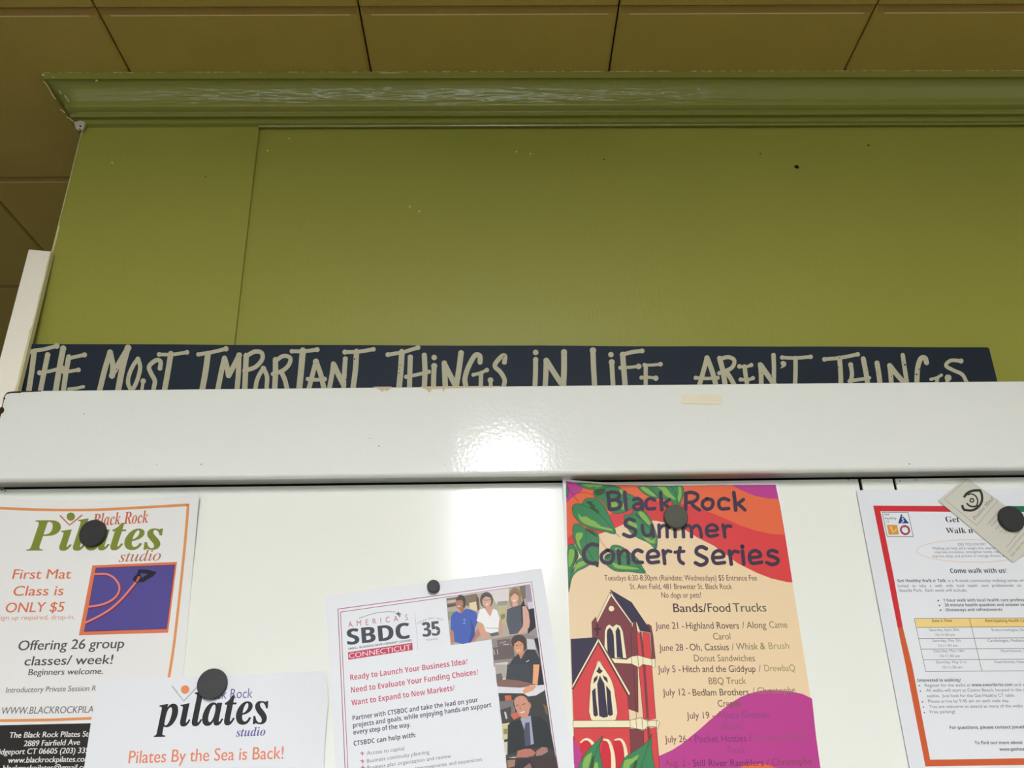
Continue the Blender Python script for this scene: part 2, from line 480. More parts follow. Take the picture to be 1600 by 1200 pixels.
# resample
res = []
for a, b in zip(prof, prof[1:]):
    nn = 3 if 124 < a[2] < 175 else 1
    for k in range(nn): t = k/nn; res.append((a[0]+(b[0]-a[0])*t, a[1]+(b[1]-a[1])*t, a[2]+(b[2]-a[2])*t))
res.append(prof[-1]); prof = res
cols = []
cols.append(('side', 1.30)); cols.append(('side', 1.0)); cols.append(('side', YS+.01)); cols.append(('mitre', 0))
nx = 620; XR = X1
for i in range(1, nx+1): cols.append(('front', (XG)+(1.0-XG)*i/nx))
cols.append(('front', 1.6)); cols.append(('front', XR))
V = []; NP = len(prof)
for kind_, t in cols:
    for (o, z, y) in prof:
        if kind_ == 'side': V.append(Vector((XG-o*.85, t, z)))
        elif kind_ == 'mitre': V.append(Vector((XG-o*.85, YS-o, z)))
        else:
            x = t; d = 0; dz = 0
            # wrinkled old paint along the belly of the moulding
            if 134 < y < 164:
                env = min(1, (y-134)/5, (164-y)/5)
                ex = 1.0 if x < .22 else max(.18, 1-(x-.22)*3.2)
                ex *= min(1, max(.25, (x+.5)/.12))
                a = noise.noise((x*26, y*.42, 3)); b_ = noise.noise((x*85, y*.9, 9))
                c_ = abs(noise.noise((x*14, (y-151)*.5, 21)))
                d = env*ex*(.0007*a+.0005*b_+.0013*(.35-c_)+.0007*noise.noise((x*40, y*1.6, 33)))
            d += .00015*noise.noise((x*30, y*.1, 50)); dz = .00035*noise.noise((x*9, 7, y*.02))
            V.append(Vector((x, YS-o-d, z+(dz if 112 < y < 192 else 0))))
Fc = []
for i in range(len(cols)-1):
    for j in range(NP-1):
        q = i*NP+j; Fc.append((q, q+1, q+NP+1, q+NP))
crown = mesh_obj('trim_1', V, Fc, M_CROWN, smooth=False); tag(crown, kind='structure')
for p in crown.data.polygons: p.use_smooth = 3 <= (p.index % (NP-1)) <= 36
# bead below the crown, over the panel only (from the stile rightwards)
bx0 = at(404.5, 197, YP-.004).x
bprof = [(.003, 192.2), (.0062, 193.2), (.0074, 195.2), (.0066, 197.6), (.0040, 198.8), (-.002, 199.0)]
bp = [(YP-o, at(600, y, YP-o).z) for o, y in bprof]
V = []; Fc = []; nb = 140
for i in range(nb+1):
    x = bx0+(X1-bx0)*(i/nb)**1.6; dz = .0003*noise.noise((x*7, 1, 1))
    for y, z in bp: V.append((x, y, z+dz))
k = len(bp)
for i in range(nb):
    for j in range(k-1): q = i*k+j; Fc.append((q, q+1, q+k+1, q+k))
Fc.append(tuple(range(k-1, -1, -1)))
tag(mesh_obj('trim_2', V, Fc, M_CROWN), kind='structure')
# paint chips and cracked caulk where the crown meets the ceiling
V = []; Fc = []
def chip(x, y, Y, rx, ry, sd):
    rr = random.Random(sd); k = len(V); n = 8
    c = at(x, y, Y); V.append(c)
    for i in range(n):
        a = 2*pi*i/n; q = rr.uniform(.55, 1.2); V.append(at(x+rx*q*cos(a), y+ry*q*sin(a), Y+.0002))
    Fc.extend([(k, k+i+1, k+(i+1) % n+1) for i in range(n)])
YL = YS-.0452
rr = random.Random(11)
for x in range(70, 1600, 6):
    if rr.random() < .62:
        y = 116-.0068*(x-65) + (-1.2 if 300 < x < 1300 else 0)
        y = 116 + (112.2-116)*min(1, (x-65)/400) + (0 if x < 900 else (x-900)/700*-6.5)
        q = at(x, y, YL); q.z = ZC-.0009; px_, py_ = px_of(q)
        chip(x+rr.uniform(-2, 2), py_, YL, rr.uniform(2, 6), rr.uniform(.3, .7), x)
for x, y, a, b in ((67, 116.5, 3, 1.8), (83, 121, 2, 1), (151, 126, 2, 1.2), (608, 113.8, 22, 1.0), (1020, 108.8, 60, .8), (1085, 109.5, 4, 2.6), (1549, 107.5, 1.4, 1.8)):
    chip(x, y, YL, a, b, int(x)+1)
chips = mesh_obj('paint_chips_and_highlights', V, Fc, M_PRIMER, crown); tag(chips, kind='stuff')
# bare filler at the foot of the return
V = []; Fc = []
flr = [(115, 191), (120, 189.5), (126, 188.5), (131, 189.5), (133, 193), (131, 197), (128.5, 202.5), (126.5, 202), (124.5, 199.5), (121.5, 202), (118.5, 201), (117, 196)]
V = [at(x, y, YS-.0072) for x, y in flr]; V += [v+Vector((0, .0035, 0)) for v in V]; k = len(flr)
Fc = [tuple(range(k-1, -1, -1))]+[(i, (i+1) % k, k+(i+1) % k, k+i) for i in range(k)]
mesh_obj('bare_filler', V, Fc, mat('bare_plaster_filler', (206, 196, 176), .8, .2, (250, .9, 4), (160, .15)), crown)
blob('filler_hole', 125.5, 197, YS-.0074, 1.5, M_DARK, crown, 1.3, seed=77)
# highlights painted as thin cream lines along the mitre of the return
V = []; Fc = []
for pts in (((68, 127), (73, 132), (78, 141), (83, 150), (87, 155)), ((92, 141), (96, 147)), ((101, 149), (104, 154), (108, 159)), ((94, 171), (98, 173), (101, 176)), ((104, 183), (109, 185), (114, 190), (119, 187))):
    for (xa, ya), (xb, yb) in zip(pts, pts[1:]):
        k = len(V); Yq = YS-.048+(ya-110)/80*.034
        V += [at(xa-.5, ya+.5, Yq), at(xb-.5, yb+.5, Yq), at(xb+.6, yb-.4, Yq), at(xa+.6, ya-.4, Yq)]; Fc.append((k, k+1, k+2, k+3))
tag(mesh_obj('paint_chips_and_highlights', V, Fc, M_PRIMER, crown), kind='stuff')

# ------------------------------------------------------------------ white enamelled cabinet front
YF, YD = .809, .835                        # rail face, door face
XL = at(3.5, 640, YF).x
zrt = at(800, 602.5, YF).z; zrb = at(800, 741.5, YF).z
cab = empty('metal_cabinet', (0.2, YD, 0))
tag(cab, 'white enamelled steel cabinet front with a deep top rail, holding papers under magnets', 'cabinet')
body = box('cabinet_body', (XL-.022, YD+.004, 0), (1.25, YS-.0008, zrt-.013), M_DARK); adopt(cab, body)  # body painted dark so the slits around rail and doors look shaded
side = box('side_panel', (XL-.039, YD, 0), (XL-.0215, YS-.0012, zrt-.0132), M_WHITE, bevel=.0008); adopt(cab, side)
# top rail: an extrusion with rounded arrises
def rrail():
    r = .0045; rt = .0022; zb, zt_ = zrb, zrt; y0, y1 = YF, YD-.0045
    pr = []
    for i in range(7): a = pi/2*i/6; pr.append((y0+rt-rt*sin(a), zt_-rt+rt*cos(a)))     # top arris
    for i in range(9): a = pi/2*i/8; pr.append((y0+r-r*cos(a), zb+r-r*sin(a)))          # bottom arris
    pr = [(y1, zt_)]+pr+[(y1, zb)]
    return pr
pr = rrail(); k = len(pr); V = []; Fc = []
rc = .0065; xs = []
for i in range(9):                          # rounded upper left corner
    a = pi/2*i/8; xs.append((XL+rc-rc*cos(a), rc-rc*sin(a)))
xs += [(XL+rc+(1.25-XL-rc)*t/40, 0) for t in range(1, 41)]
for x, drop in xs:
    for (y, z) in pr: V.append((x, y, z-drop*max(0, min(1, (z-zrt+.03)/.03))))
for i in range(len(xs)-1):
    for j in range(k-1): q = i*k+j; Fc.append((q, q+1, q+k+1, q+k))
    Fc.append((i*k+k-1, i*k, i*k+k, i*k+k+k-1))
Fc.append(tuple(range(k))); Fc.append(tuple(range(len(xs)*k-1, (len(xs)-1)*k-1, -1)))
rail = mesh_obj('top_rail', V, Fc, M_WHITE)
for p in rail.data.polygons:
    if len(p.vertices) == 4: p.use_smooth = True
rail.data.update()
adopt(cab, rail)
sm = rail.modifiers.new('wn', 'WEIGHTED_NORMAL'); sm.keep_sharp = True
# rust on the rail's left corner, glue residue along its top edge
rails = Sheet(YF-.0003, step=1e-5, cut=60)
def rust(pts, wd): rails.stroke('rust_chip', pts, wd, (58, 34, 24), smooth=4)
rust([(64, 610.8), (45, 611.6), (30, 612.0), (16, 612.8), (11, 614.4), (8.0, 618), (6.2, 624), (4.2, 632), (2.8, 638)], 1.5)
rust([(12, 614.4), (18, 613.0), (32, 612.8)], 2.2)
rails.disc('rust_chip', (6.6, 622.5), 1.7, (58, 34, 24))
rails.poly('rust_chip', [(0.2, 637), (4, 636), (6.4, 639), (6, 643), (3, 646), (-1.2, 647)], (58, 34, 24), 3)
for x, y, r in ((131, 646.5, .8), (314.5, 725.5, .9), (592, 697, .9), (577.5, 685, .7), (1421, 725, 1.0), (245, 726, .6)):
    rails.disc('rust_chip', (x, y), r, (90, 84, 74), n=8)
TAN = (206, 186, 152)
rails.poly('glue_residue', [(582, 604.2), (612, 604), (611, 607), (604, 611.5), (601, 608.5), (597, 612.5), (593, 609), (588, 606.5)], TAN)
rails.poly('glue_residue', [(657, 603.8), (782, 603), (778, 605), (740, 605.5), (710, 606.5), (696, 607), (693, 612), (691, 607), (675, 608), (670, 614), (667, 609), (661, 607)], TAN)
def rail_mat(c): return M_RUST if c == (58, 34, 24) else (M_RESIDUE if c == TAN else M_RUST)
rails.build(cab, matf=rail_mat)
# doors and the strip between them
g = .0012
xa = at(1341.5, 752, YD).x; xb = at(1346.5, 752, YD).x; xc = at(1395.5, 752, YD).x; xd = at(1399.8, 752, YD).x
for nm, l, r in (('door_panel', XL-.02, xa), ('center_strip', xb, xc), ('door_panel', xd, 1.25)):
    o = box(nm, (l, YD, .05), (r, YD+.003, zrb-.0006), M_PANEL, bevel=.0007); adopt(cab, o)
smg = Sheet(YD-.0002, step=1e-5)
for x, y, r in ((3, 764, 3), (8, 767, 1.5), (1325.5, 749.8, 1.2), (1406, 752, 1.2), (1432, 750, 1.0), (1402, 756, .8)):
    smg.disc('smudge', (x, y), r, (120, 118, 100), n=9)
smg.build(cab)

# strip of old masking tape on the rail
tp = Sheet(YF-.0006, cut=12)
to = tp.paper('masking_tape', ((1066, 616.5), (1129, 617), (1127.5, 631.5), (1066, 630.5)), M_TAPE, .0003)
tag(to, 'short strip of beige masking tape stuck on the white rail', 'tape')

# ------------------------------------------------------------------ wooden sign
YN = .8440
sgn = empty('wooden_sign', (0, YN+.006, zrt-.013))
tag(sgn, 'long navy wooden sign with hand-painted pale lettering standing behind the white rail', 'sign')
zs0 = zrt-.013
tl = at(36, 537.5, YN); tr = at(1545, 542.5, YN); br = at(1560, 602, YN)
xl = tl.x-.01; bm = bmesh.new()
def zt_at(x): return tl.z+(tr.z-tl.z)*(x-tl.x)/(tr.x-tl.x)
xrb = tr.x+(br.x-tr.x)*(tr.z-zs0)/(tr.z-br.z)
pts = [(xl, zs0), (xrb, zs0), (tr.x, tr.z-.0015), (tr.x-.002, tr.z)]
for i in range(24, -1, -1):
    x = xl+(tr.x-.012-xl)*i/24; pts.append((x, zt_at(x)+.0006*noise.noise((x*9, 0, 0))))
a = [bm.verts.new((x, YN, z)) for x, z in pts]; b = [bm.verts.new((x, YN+.012, z)) for x, z in pts]
bm.faces.new(a); bm.faces.new(b[::-1])
for i in range(len(a)): j = (i+1) % len(a); bm.faces.new((a[j], a[i], b[i], b[j]))
bo = bm_obj('sign_board', bm, M_NAVY); adopt(sgn, bo)
S = Sheet(YN-.0003, step=8e-6, cut=40)
LN = [0]
LC = (188, 182, 152); DK = (60, 50, 40)
SS = (4.0, (0, 520)); S6 = (3.8095, (380, 520)); S7 = (3.8095, (780, 520)); S8 = (3.8095, (1180, 520))
def LT(cr_, *strokes):
    """each stroke: (width, [points], dot radius at start, dot radius at end); an open lower end runs on behind the rail"""
    k, o = cr_; LN[0] += 1; nm = 'painted_letter|%d' % LN[0]; S.layer = 1
    for sx in strokes:
        wd, pp = sx[0], list(sx[1]); d0 = sx[2] if len(sx) > 2 else 0; d1 = sx[3] if len(sx) > 3 else 0
        if pp[-1][1] >= 285 and not d1:     # continue the stroke down to the letter's foot
            (ax, ay), (bx_, by_) = pp[-2], pp[-1]; ex = 105; L_ = max(1, math.hypot(bx_-ax, by_-ay))
            pp.append((bx_+(bx_-ax)/L_*ex, by_+(by_-ay)/L_*ex*.95))
        S.stroke(nm, pp, wd, LC, smooth=5, k=k, o=o); S.layer += .7
        if d0: S.disc(nm, pp[0], d0*1.08, LC, k=k, o=o)
        if d1: S.disc(nm, pp[-1], d1*1.08, LC, k=k, o=o)
        S.layer += 1
# THE MOST IMPORTANT THINGS
LT(SS, (24, [(170, 128), (212, 112), (270, 104), (355, 82)], 0, 17), (34, [(214, 115), (200, 230), (182, 350)]))
LT(SS, (32, [(298, 138), (275, 250), (255, 350)], 16), (36, [(395, 98), (370, 230), (350, 350)], 18), (22, [(248, 250), (320, 238), (385, 218)], 15, 16))
LT(SS, (32, [(430, 150), (412, 250), (398, 350)], 13), (23, [(430, 160), (480, 148), (528, 138)], 0, 15), (22, [(398, 245), (440, 240), (490, 232)], 13, 14), (20, [(430, 352), (480, 346), (522, 337)], 0, 9))
LT(SS, (34, [(688, 122), (655, 230), (625, 350)], 17), (32, [(690, 125), (705, 200), (700, 268)], 0, 18), (34, [(702, 262), (750, 180), (800, 95)], 0, 20), (38, [(795, 105), (765, 220), (740, 350)]))
LT(SS, (26, [(862, 165), (835, 200), (808, 260), (800, 310), (815, 350), (850, 400), (860, 440)], 15), (26, [(865, 168), (876, 215), (866, 270), (848, 320), (830, 352)], 0, 0))
LT(SS, (28, [(1000, 222), (1003, 180), (975, 172), (932, 210), (945, 255), (968, 300), (960, 350)], 14), (20, [(895, 302), (888, 350)], 16))
LT(SS, (22, [(995, 135), (1080, 135), (1168, 122)], 14, 14), (34, [(1068, 130), (1050, 240), (1030, 350)]))
LT(SS, (24, [(1240, 135), (1320, 122), (1412, 100)], 13, 16), (36, [(1300, 130), (1285, 240), (1265, 350)]))
LT(SS, (32, [(1403, 158), (1382, 250), (1362, 350)], 14), (32, [(1405, 162), (1420, 220), (1428, 268)]), (32, [(1430, 268), (1465, 200), (1495, 140)], 0, 17), (32, [(1493, 150), (1490, 250), (1482, 350)]))
LT(S6, (32, [(18, 135), (14, 230), (10, 320)], 15), (26, [(18, 138), (70, 112), (110, 120), (112, 160), (70, 205), (8, 225)], 0, 13))
LT(S6, (26, [(120, 212), (96, 250), (80, 290), (75, 320)], 15), (26, [(124, 215), (142, 262), (140, 320)]))
LT(S6, (32, [(192, 160), (192, 240), (188, 320)], 14), (25, [(195, 165), (240, 138), (280, 150), (272, 190), (235, 225), (178, 245)], 0, 13), (28, [(228, 235), (248, 280), (258, 320)]))
LT(S6, (23, [(290, 110), (360, 110), (440, 100)], 13, 14), (36, [(355, 105), (345, 220), (335, 320)]))
LT(S6, (28, [(433, 172), (412, 250), (394, 320)], 17), (30, [(436, 176), (462, 250), (478, 320)]), (22, [(385, 275), (435, 280), (485, 275)], 12, 13))
LT(S6, (28, [(537, 185), (528, 250), (515, 320)], 14), (32, [(540, 190), (565, 245), (598, 310)], 0, 8), (28, [(608, 155), (602, 240), (598, 320)], 14))
LT(S6, (23, [(605, 115), (690, 112), (775, 98)], 14, 13), (32, [(675, 110), (668, 220), (655, 320)]))
LT(S6, (23, [(862, 130), (950, 115), (1040, 88)], 14, 14), (34, [(945, 112), (938, 220), (928, 320)]))
LT(S6, (30, [(995, 145), (992, 240), (990, 320)], 15), (31, [(1078, 133), (1082, 230), (1078, 320)], 13), (21, [(970, 262), (1040, 248), (1105, 232)], 12, 12))
LT(S6, (30, [(1137, 198), (1134, 260), (1133, 320)], 17)); S.disc('painted_letter|%d' % LN[0], (1137, 147), 16.5, LC, k=S6[0], o=S6[1])
LT(S6, (32, [(1197, 180), (1200, 250), (1203, 320)], 14), (32, [(1200, 190), (1228, 245), (1262, 312)], 0, 8), (33, [(1297, 120), (1284, 220), (1267, 320)], 16))
LT(S6, (30, [(1410, 175), (1408, 138), (1380, 135), (1342, 200), (1320, 270), (1325, 320)], 14), (20, [(1370, 250), (1410, 240), (1450, 222)], 11, 13), (26, [(1416, 240), (1414, 320)]))
LT(S6, (27, [(1555, 175), (1558, 138), (1535, 143), (1497, 195), (1532, 235), (1556, 280), (1550, 320)], 14), (22, [(1472, 282), (1474, 320)], 16))
# IN LIFE
LT(S7, (29, [(217, 160), (216, 240), (213, 315)], 15)); S.disc('painted_letter|%d' % LN[0], (217, 117), 17, LC, k=S7[0], o=S7[1])
LT(S7, (31, [(280, 165), (278, 240), (274, 315)], 16), (32, [(285, 170), (325, 235), (368, 300)], 0, 8), (34, [(386, 115), (386, 220), (382, 315)], 17))
LT(S7, (31, [(558, 105), (562, 210), (568, 315)], 18))
LT(S7, (28, [(670, 175), (674, 250), (678, 315)], 17)); S.disc('painted_letter|%d' % LN[0], (665, 130), 16.5, LC, k=S7[0], o=S7[1])
LT(S7, (32, [(735, 130), (742, 220), (750, 315)], 16), (24, [(735, 130), (790, 115), (850, 108)], 0, 14), (19, [(722, 208), (780, 205), (830, 200)], 12, 16))
LT(S7, (25, [(872, 195), (872, 260), (872, 315)], 0), (18, [(865, 192), (910, 192), (960, 187)], 12, 13), (18, [(847, 267), (890, 265), (932, 270)], 12, 15))
# AREN'T
LT(S7, (28, [(1237, 150), (1215, 230), (1192, 310)], 15), (30, [(1240, 155), (1268, 230), (1290, 310)]), (20, [(1170, 268), (1235, 272), (1300, 268)], 12, 12))
LT(S7, (31, [(1312, 152), (1332, 230), (1345, 310)], 13), (24, [(1315, 155), (1365, 145), (1400, 165), (1382, 210), (1310, 240)], 0, 12), (28, [(1355, 235), (1380, 275), (1398, 308)]))
LT(S7, (18, [(1430, 200), (1468, 203), (1500, 192)], 13, 12), (26, [(1460, 200), (1468, 260), (1476, 310)]), (20, [(1437, 278), (1478, 280), (1510, 270)], 12, 12))
LT(S8, (28, [(30, 190), (35, 240), (36, 300)], 14), (31, [(35, 195), (66, 240), (102, 290)]), (26, [(109, 133), (112, 220), (110, 300)], 13))
S.poly('painted_apostrophe', [(150, 178), (165, 168), (182, 175), (184, 192), (172, 204), (148, 212), (158, 198)], LC, 3, k=S8[0], o=S8[1])
LT(S8, (21, [(160, 147), (240, 150), (330, 143)], 12, 13), (26, [(240, 150), (240, 230), (238, 300)]))
# THINGS
LT(S8, (22, [(412, 158), (510, 148), (610, 128)], 13, 13), (28, [(502, 150), (508, 230), (510, 300)]))
LT(S8, (25, [(568, 190), (576, 245), (568, 290)], 14), (30, [(643, 155), (658, 230), (668, 295)], 14), (21, [(560, 287), (620, 278), (680, 268)], 10, 8))
LT(S8, (30, [(725, 180), (735, 240), (742, 295)], 14))
LT(S8, (28, [(800, 195), (806, 245), (810, 295)], 14), (30, [(805, 200), (840, 245), (882, 292)]), (26, [(878, 133), (890, 215), (903, 295)], 12))
LT(S8, (30, [(1020, 178), (1010, 150), (985, 155), (967, 210), (962, 295)], 12), (18, [(1045, 277), (1080, 268), (1108, 252)], 8, 9), (22, [(1085, 268), (1080, 298)]))
LT(S8, (22, [(1225, 168), (1165, 165), (1135, 195), (1178, 222), (1232, 248), (1260, 295)], 14), (22, [(1148, 268), (1140, 300)], 19))
# flecks where the letters have chipped
for k, (x, y, r) in enumerate(((182, 577, .9), (185, 580, .7), (180, 583, .6), (345, 580, .8), (45, 601, .6), (554, 561, 1.3), (534, 579, .9), (541, 593, 1.1),
        (560, 545.5, 1.2), (632, 545.5, 1.8), (625, 570, .9), (624.5, 577, .8), (624, 583, .9), (1414, 570, 1.6), (1411, 566, .8), (1436, 577, 1.1), (1432, 585, 1.4),
        (1312, 559, 1.0), (1310, 574, .9), (1328, 561, .8), (1354, 578, .8), (1482, 585, 1.2), (1371, 582, .8), (1393, 588, .9), (1206, 589, .9), (1190, 583, .8), (1420, 592, .8))):
    S.layer = 12; S.disc('lettering_chip', (x, y), r, DK, n=7)
S.build(sgn, matf=lambda c: M_LETTER if c == LC else M_NAVY)

# ------------------------------------------------------------------ leaning ivory board at the left
zb_ = zs0; ztp = at(62, 391, .853).z
def leanY(z): return .8305+(z-zb_)*(.852-.8305)/(ztp-zb_)
def lp(x, y):
    Y = .84
    for _ in range(12): Y = leanY(at(x, y, Y).z)
    return at(x, y, Y)
A, B = lp(44.5, 389.5), lp(80.5, 392.5)
C_ = lp(28.5, 606); D_ = lp(-12.5, 606)
def ext(p, q, z): t = (z-p.z)/(q.z-p.z); r = p+(q-p)*t; return r
C_ = ext(B, C_, zb_); D_ = ext(A, D_, zb_)
th = Vector((0, .0068, .0012))
bm = bmesh.new(); vs = [bm.verts.new(p) for p in (A, B, C_, D_, A+th, B+th, C_+Vector((0, .0068, 0)), D_+Vector((0, .0068, 0)))]
fs = [bm.faces.new([vs[i] for i in f]) for f in ((0, 3, 2, 1), (4, 5, 6, 7), (0, 1, 5, 4), (1, 2, 6, 5), (2, 3, 7, 6), (3, 0, 4, 7))]
fs[3].material_index = 1
bmesh.ops.bevel(bm, geom=bm.edges[:], offset=.0009, segments=2, profile=.5, affect='EDGES')
lb = bm_obj('wooden_board', bm, [M_LEAN, M_LEANEDGE])
tag(lb, 'narrow ivory painted wooden board leaning against the green wall left of the navy sign', 'board')
# the yellow paint ridge that runs down its right arris
V = []; Fc = []
for i in range(41):
    t = i/40; p = B.lerp(C_, t); wv = .0010+.0009*noise.noise((t*14, 2, 0)) + (.0012 if t > .5 else 0)
    V += [p+Vector((-wv-.0004, -.0002, 0)), p+Vector((.0002, -.0002, 0)), p+Vector((.0003, .0062, 0))]
for i in range(40):
    k = 3*i; Fc += [(k, k+3, k+4, k+1), (k+1, k+4, k+5, k+2)]
mesh_obj('yellowed_edge', V, Fc, M_LEANEDGE, lb)

# ------------------------------------------------------------------ papers on the cabinet
def sheet_thing(name, S_, quad, m, label, cat, group=None, **kw):
    o = S_.paper(name, quad, m, **kw); tag(o, label, cat, group); S_.build(o); return o

# ---- flyer with the orange border, lower left
P1 = Sheet(.8343, radians(.7), ((205, 870), (311, 772), .010, 1.7))
K5 = dict(k=5, o=(0, 760)); K5b = dict(k=5, o=(0, 960))
OR = (224, 146, 84); OT = (214, 116, 74); GR = (124, 134, 44)
P1.stroke('printed_border', [(-150, 166), (0, 170), (300, 182), (700, 184), (1050, 168), (1472, 144)], 21, OR, caps=False, **K5)
P1.stroke('printed_border', [(1470, 136), (1458, 300), (1428, 620), (1365, 1190), (1320, 1490), (1300, 1600), (1255, 1850)], 21, OR, caps=False, **K5)
P1.stroke('printed_border', [(-150, 832), (0, 830), (400, 824), (715, 812), (1300, 798)], 22, OR, caps=False, **K5b)
P1.stroke('printed_border', [(-60, 166), (-220, 1800)], 20, OR, caps=False, smooth=0, **K5)
P1.layer += 2
P1.poly('printed_panel', [(-200, 868), (0, 866), (705, 850), (1235, 838), (1160, 1290), (-260, 1310)], (34, 29, 27), **K5b)
P1.text('logo_lettering', 'Pilates', 208, 502, 1272, 490, 236, GR, 'bi', bold=.02, ital=-.16, dotless=True, **K5); P1.layer += 1
P1.text('logo_lettering', 'Black Rock', 722, 310, 1160, 283, 94, (204, 98, 62), 'bi', ital=-.16, **K5); P1.layer += 1
P1.disc('logo_figure', (553, 236), 33, GR, n=20, **K5); P1.layer += 1
P1.stroke('logo_figure', [(472, 230), (543, 302), (640, 226)], 12, (192, 112, 92), smooth=0, **K5); P1.layer += 1
P1.text('logo_lettering', 'studio', 928, 590, 1255, 577, 82, (178, 108, 82), 'i', bold=.012, ital=-.08, **K5)
for t, a, b, h in (('First Mat', (95, 722), (550, 720), 74), ('Class is', (98, 855), (490, 850), 76), ('ONLY $5', (38, 985), (494, 978), 76)):
    P1.text('printed_text', t, *a, *b, h, (216, 112, 72), bold=.016, ital=.02, **K5)
P1.text('printed_text', 'Sign up required, drop-in.', -22, 1043, 582, 1037, 34, (214, 150, 122), ital=.02, bold=.012, **K5)
P1.layer += 1
P1.poly('printed_picture', [(722, 617), (1383, 590), (1313, 1143), (616, 1163)], (218, 118, 78), **K5)
P1.poly('printed_picture', [(748, 636), (1368, 611), (1303, 1114), (656, 1136)], (110, 36, 72), **K5)
P1.poly('printed_picture', [(753, 642), (1361, 617), (1298, 1110), (661, 1130)], (80, 70, 140), **K5)
c1_ = [(744, 685), (830, 685), (892, 716), (931, 775), (925, 832), (880, 884), (800, 922), (697, 940)]
c2_ = [(1088, 712), (1040, 775), (950, 880), (860, 960), (760, 1020), (668, 1064)]
for c in (c1_, c2_):
    P1.stroke('printed_picture', [(x+6, y+7) for x, y in c], 18, (112, 34, 68), keep=False, **K5)
for c in (c1_, c2_): P1.stroke('printed_picture', c, 15, (226, 128, 112), keep=False, **K5)
HN = (24, 22, 34)
P1.poly('printed_picture', [(1082, 648), (1150, 650), (1224, 668), (1200, 700), (1120, 748), (1062, 752), (1036, 728), (1050, 702), (1068, 690)], HN, **K5)
P1.poly('printed_picture', [(1098, 678), (1158, 684), (1104, 716)], (80, 70, 140), **K5)
P1.stroke('printed_picture', [(1070, 738), (1086, 710)], 18, (190, 90, 84), smooth=0, keep=False, **K5)
G1 = (80, 76, 78)
P1.text('printed_text', 'Offering 26 group', 138, 281, 965, 262, 76, G1, ital=.02, bold=.022, **K5b)
P1.text('printed_text', 'classes/ week!', 188, 400, 876, 386, 72, G1, ital=.02, bold=.022, **K5b)
P1.text('printed_text', 'Beginners welcome.', 220, 475, 803, 465, 47, G1, ital=.02, bold=.022, **K5b)
P1.text('printed_text', 'Introductory Private Session R', 45, 612, 748, 596, 42, (112, 106, 108), ital=.02, bold=.014, **K5b)
P1.text('printed_text', 'VISIT WWW.BLACKROCKPILATES.COM', -152, 782, 990, 764, 54, (112, 106, 108), ital=.02, bold=.012, **K5b)
W1 = (226, 222, 214)
P1.layer += 1
for t, a, b in (('The Black Rock Pilates Studio', (70, 965), (795, 953)), ('2889 Fairfield Ave', (185, 1030), (622, 1019)),
                ('Bridgeport CT 06605 (203) 335', (-62, 1096), (690, 1083)), ('www.blackrockpilates.com', (60, 1160), (700, 1150)),
                ('blackrockpilates@gmail.com', (20, 1222), (720, 1214))):
    P1.text('printed_text', t, *a, *b, 44, W1, ital=.02, bold=.03, **K5b)
sheet_thing('flyer', P1, ((-30, 777), (311.5, 771), (271, 1230), (-98, 1245)), M_CREAM_PAPER, 
            'flyer with orange border line, green lettering and a purple picture, leftmost of the papers', 'flyer', 'papers held on the white cabinet', edges={0: [(60, 781), (150, 782.5), (240, 779), (280, 775.5)]})

# ---- white flyer overlapping it
P2 = Sheet(.8328, radians(.7), ((440, 1120), (510, 1080), .004, 1.8))
K4 = dict(k=4, o=(130, 1000))
P2.disc('logo_figure', (637, 310), 27, (232, 138, 88), n=18, keep=False, **K4)
P2.stroke('logo_figure', [(558, 290), (628, 382), (718, 288)], 9, (164, 174, 174), smooth=0, keep=False, **K4); P2.layer += 2
P2.text('logo_lettering', 'Black Rock', 752, 371, 1057, 361, 60, (98, 98, 152), 's', ital=0, **K4)
P2.text('logo_lettering', 'pilates', 443, 543, 1164, 521, 206, (34, 31, 30), 'bi', bold=.012, ital=-.15, dotless=True, **K4); P2.layer += 1
P2.text('logo_lettering', 'studio', 955, 604, 1139, 597, 54, (92, 92, 152), 'bi', ital=-.1, **K4)
P2.text('printed_text', 'Pilates By the Sea is Back!', 282, 771, 1250, 742, 78, (230, 132, 98), ital=-.03, bold=.012, **K4)
sheet_thing('flyer', P2, ((152.5, 1060.5), (505, 1048.5), (498, 1425), (96, 1432)), M_PAPER,
            'white flyer with a black italic logo overlapping the orange-bordered flyer', 'flyer', 'papers held on the white cabinet', edges={0: [(250, 1059), (400, 1053.5), (470, 1050)], 1: [(511, 1068), (513, 1095), (510, 1130), (507, 1170)]})

# ---- flyer tilted anticlockwise, with red double border and photographs
P3 = Sheet(.8343, radians(7.4), ((790, 1000), (868, 960), .005, 1.7))
K3 = dict(k=4.2105, o=(500, 880)); K3b = dict(k=4.2105, o=(500, 1020)); KL = dict(k=9.412, o=(530, 940))
RB = (172, 98, 118)
P3.stroke('printed_border', [(528, 951.7), (680, 931), (830.6, 909), (852, 1060), (871.7, 1200), (884, 1285)], 1.25, RB, smooth=0, caps=False)
P3.stroke('printed_border', [(528, 951.2), (531.2, 1020), (539.2, 1200), (546, 1330)], 1.3, RB, smooth=0, caps=False)
P3.stroke('printed_border', [(532, 956.3), (680, 935.5), (828, 913.4), (848.5, 1060), (868.3, 1200), (880, 1285)], 1.1, RB, smooth=0, caps=False)
P3.stroke('printed_border', [(532, 956), (535, 1020), (543.6, 1200), (550, 1330)], 1.1, RB, smooth=0, caps=False)
P3.layer += 1
DG = (62, 62, 72)
P3.text('logo_lettering', "A  M  E  R  I  C  A '  S", 135, 378, 1012, 270, 82, (188, 84, 100), 's', **KL)
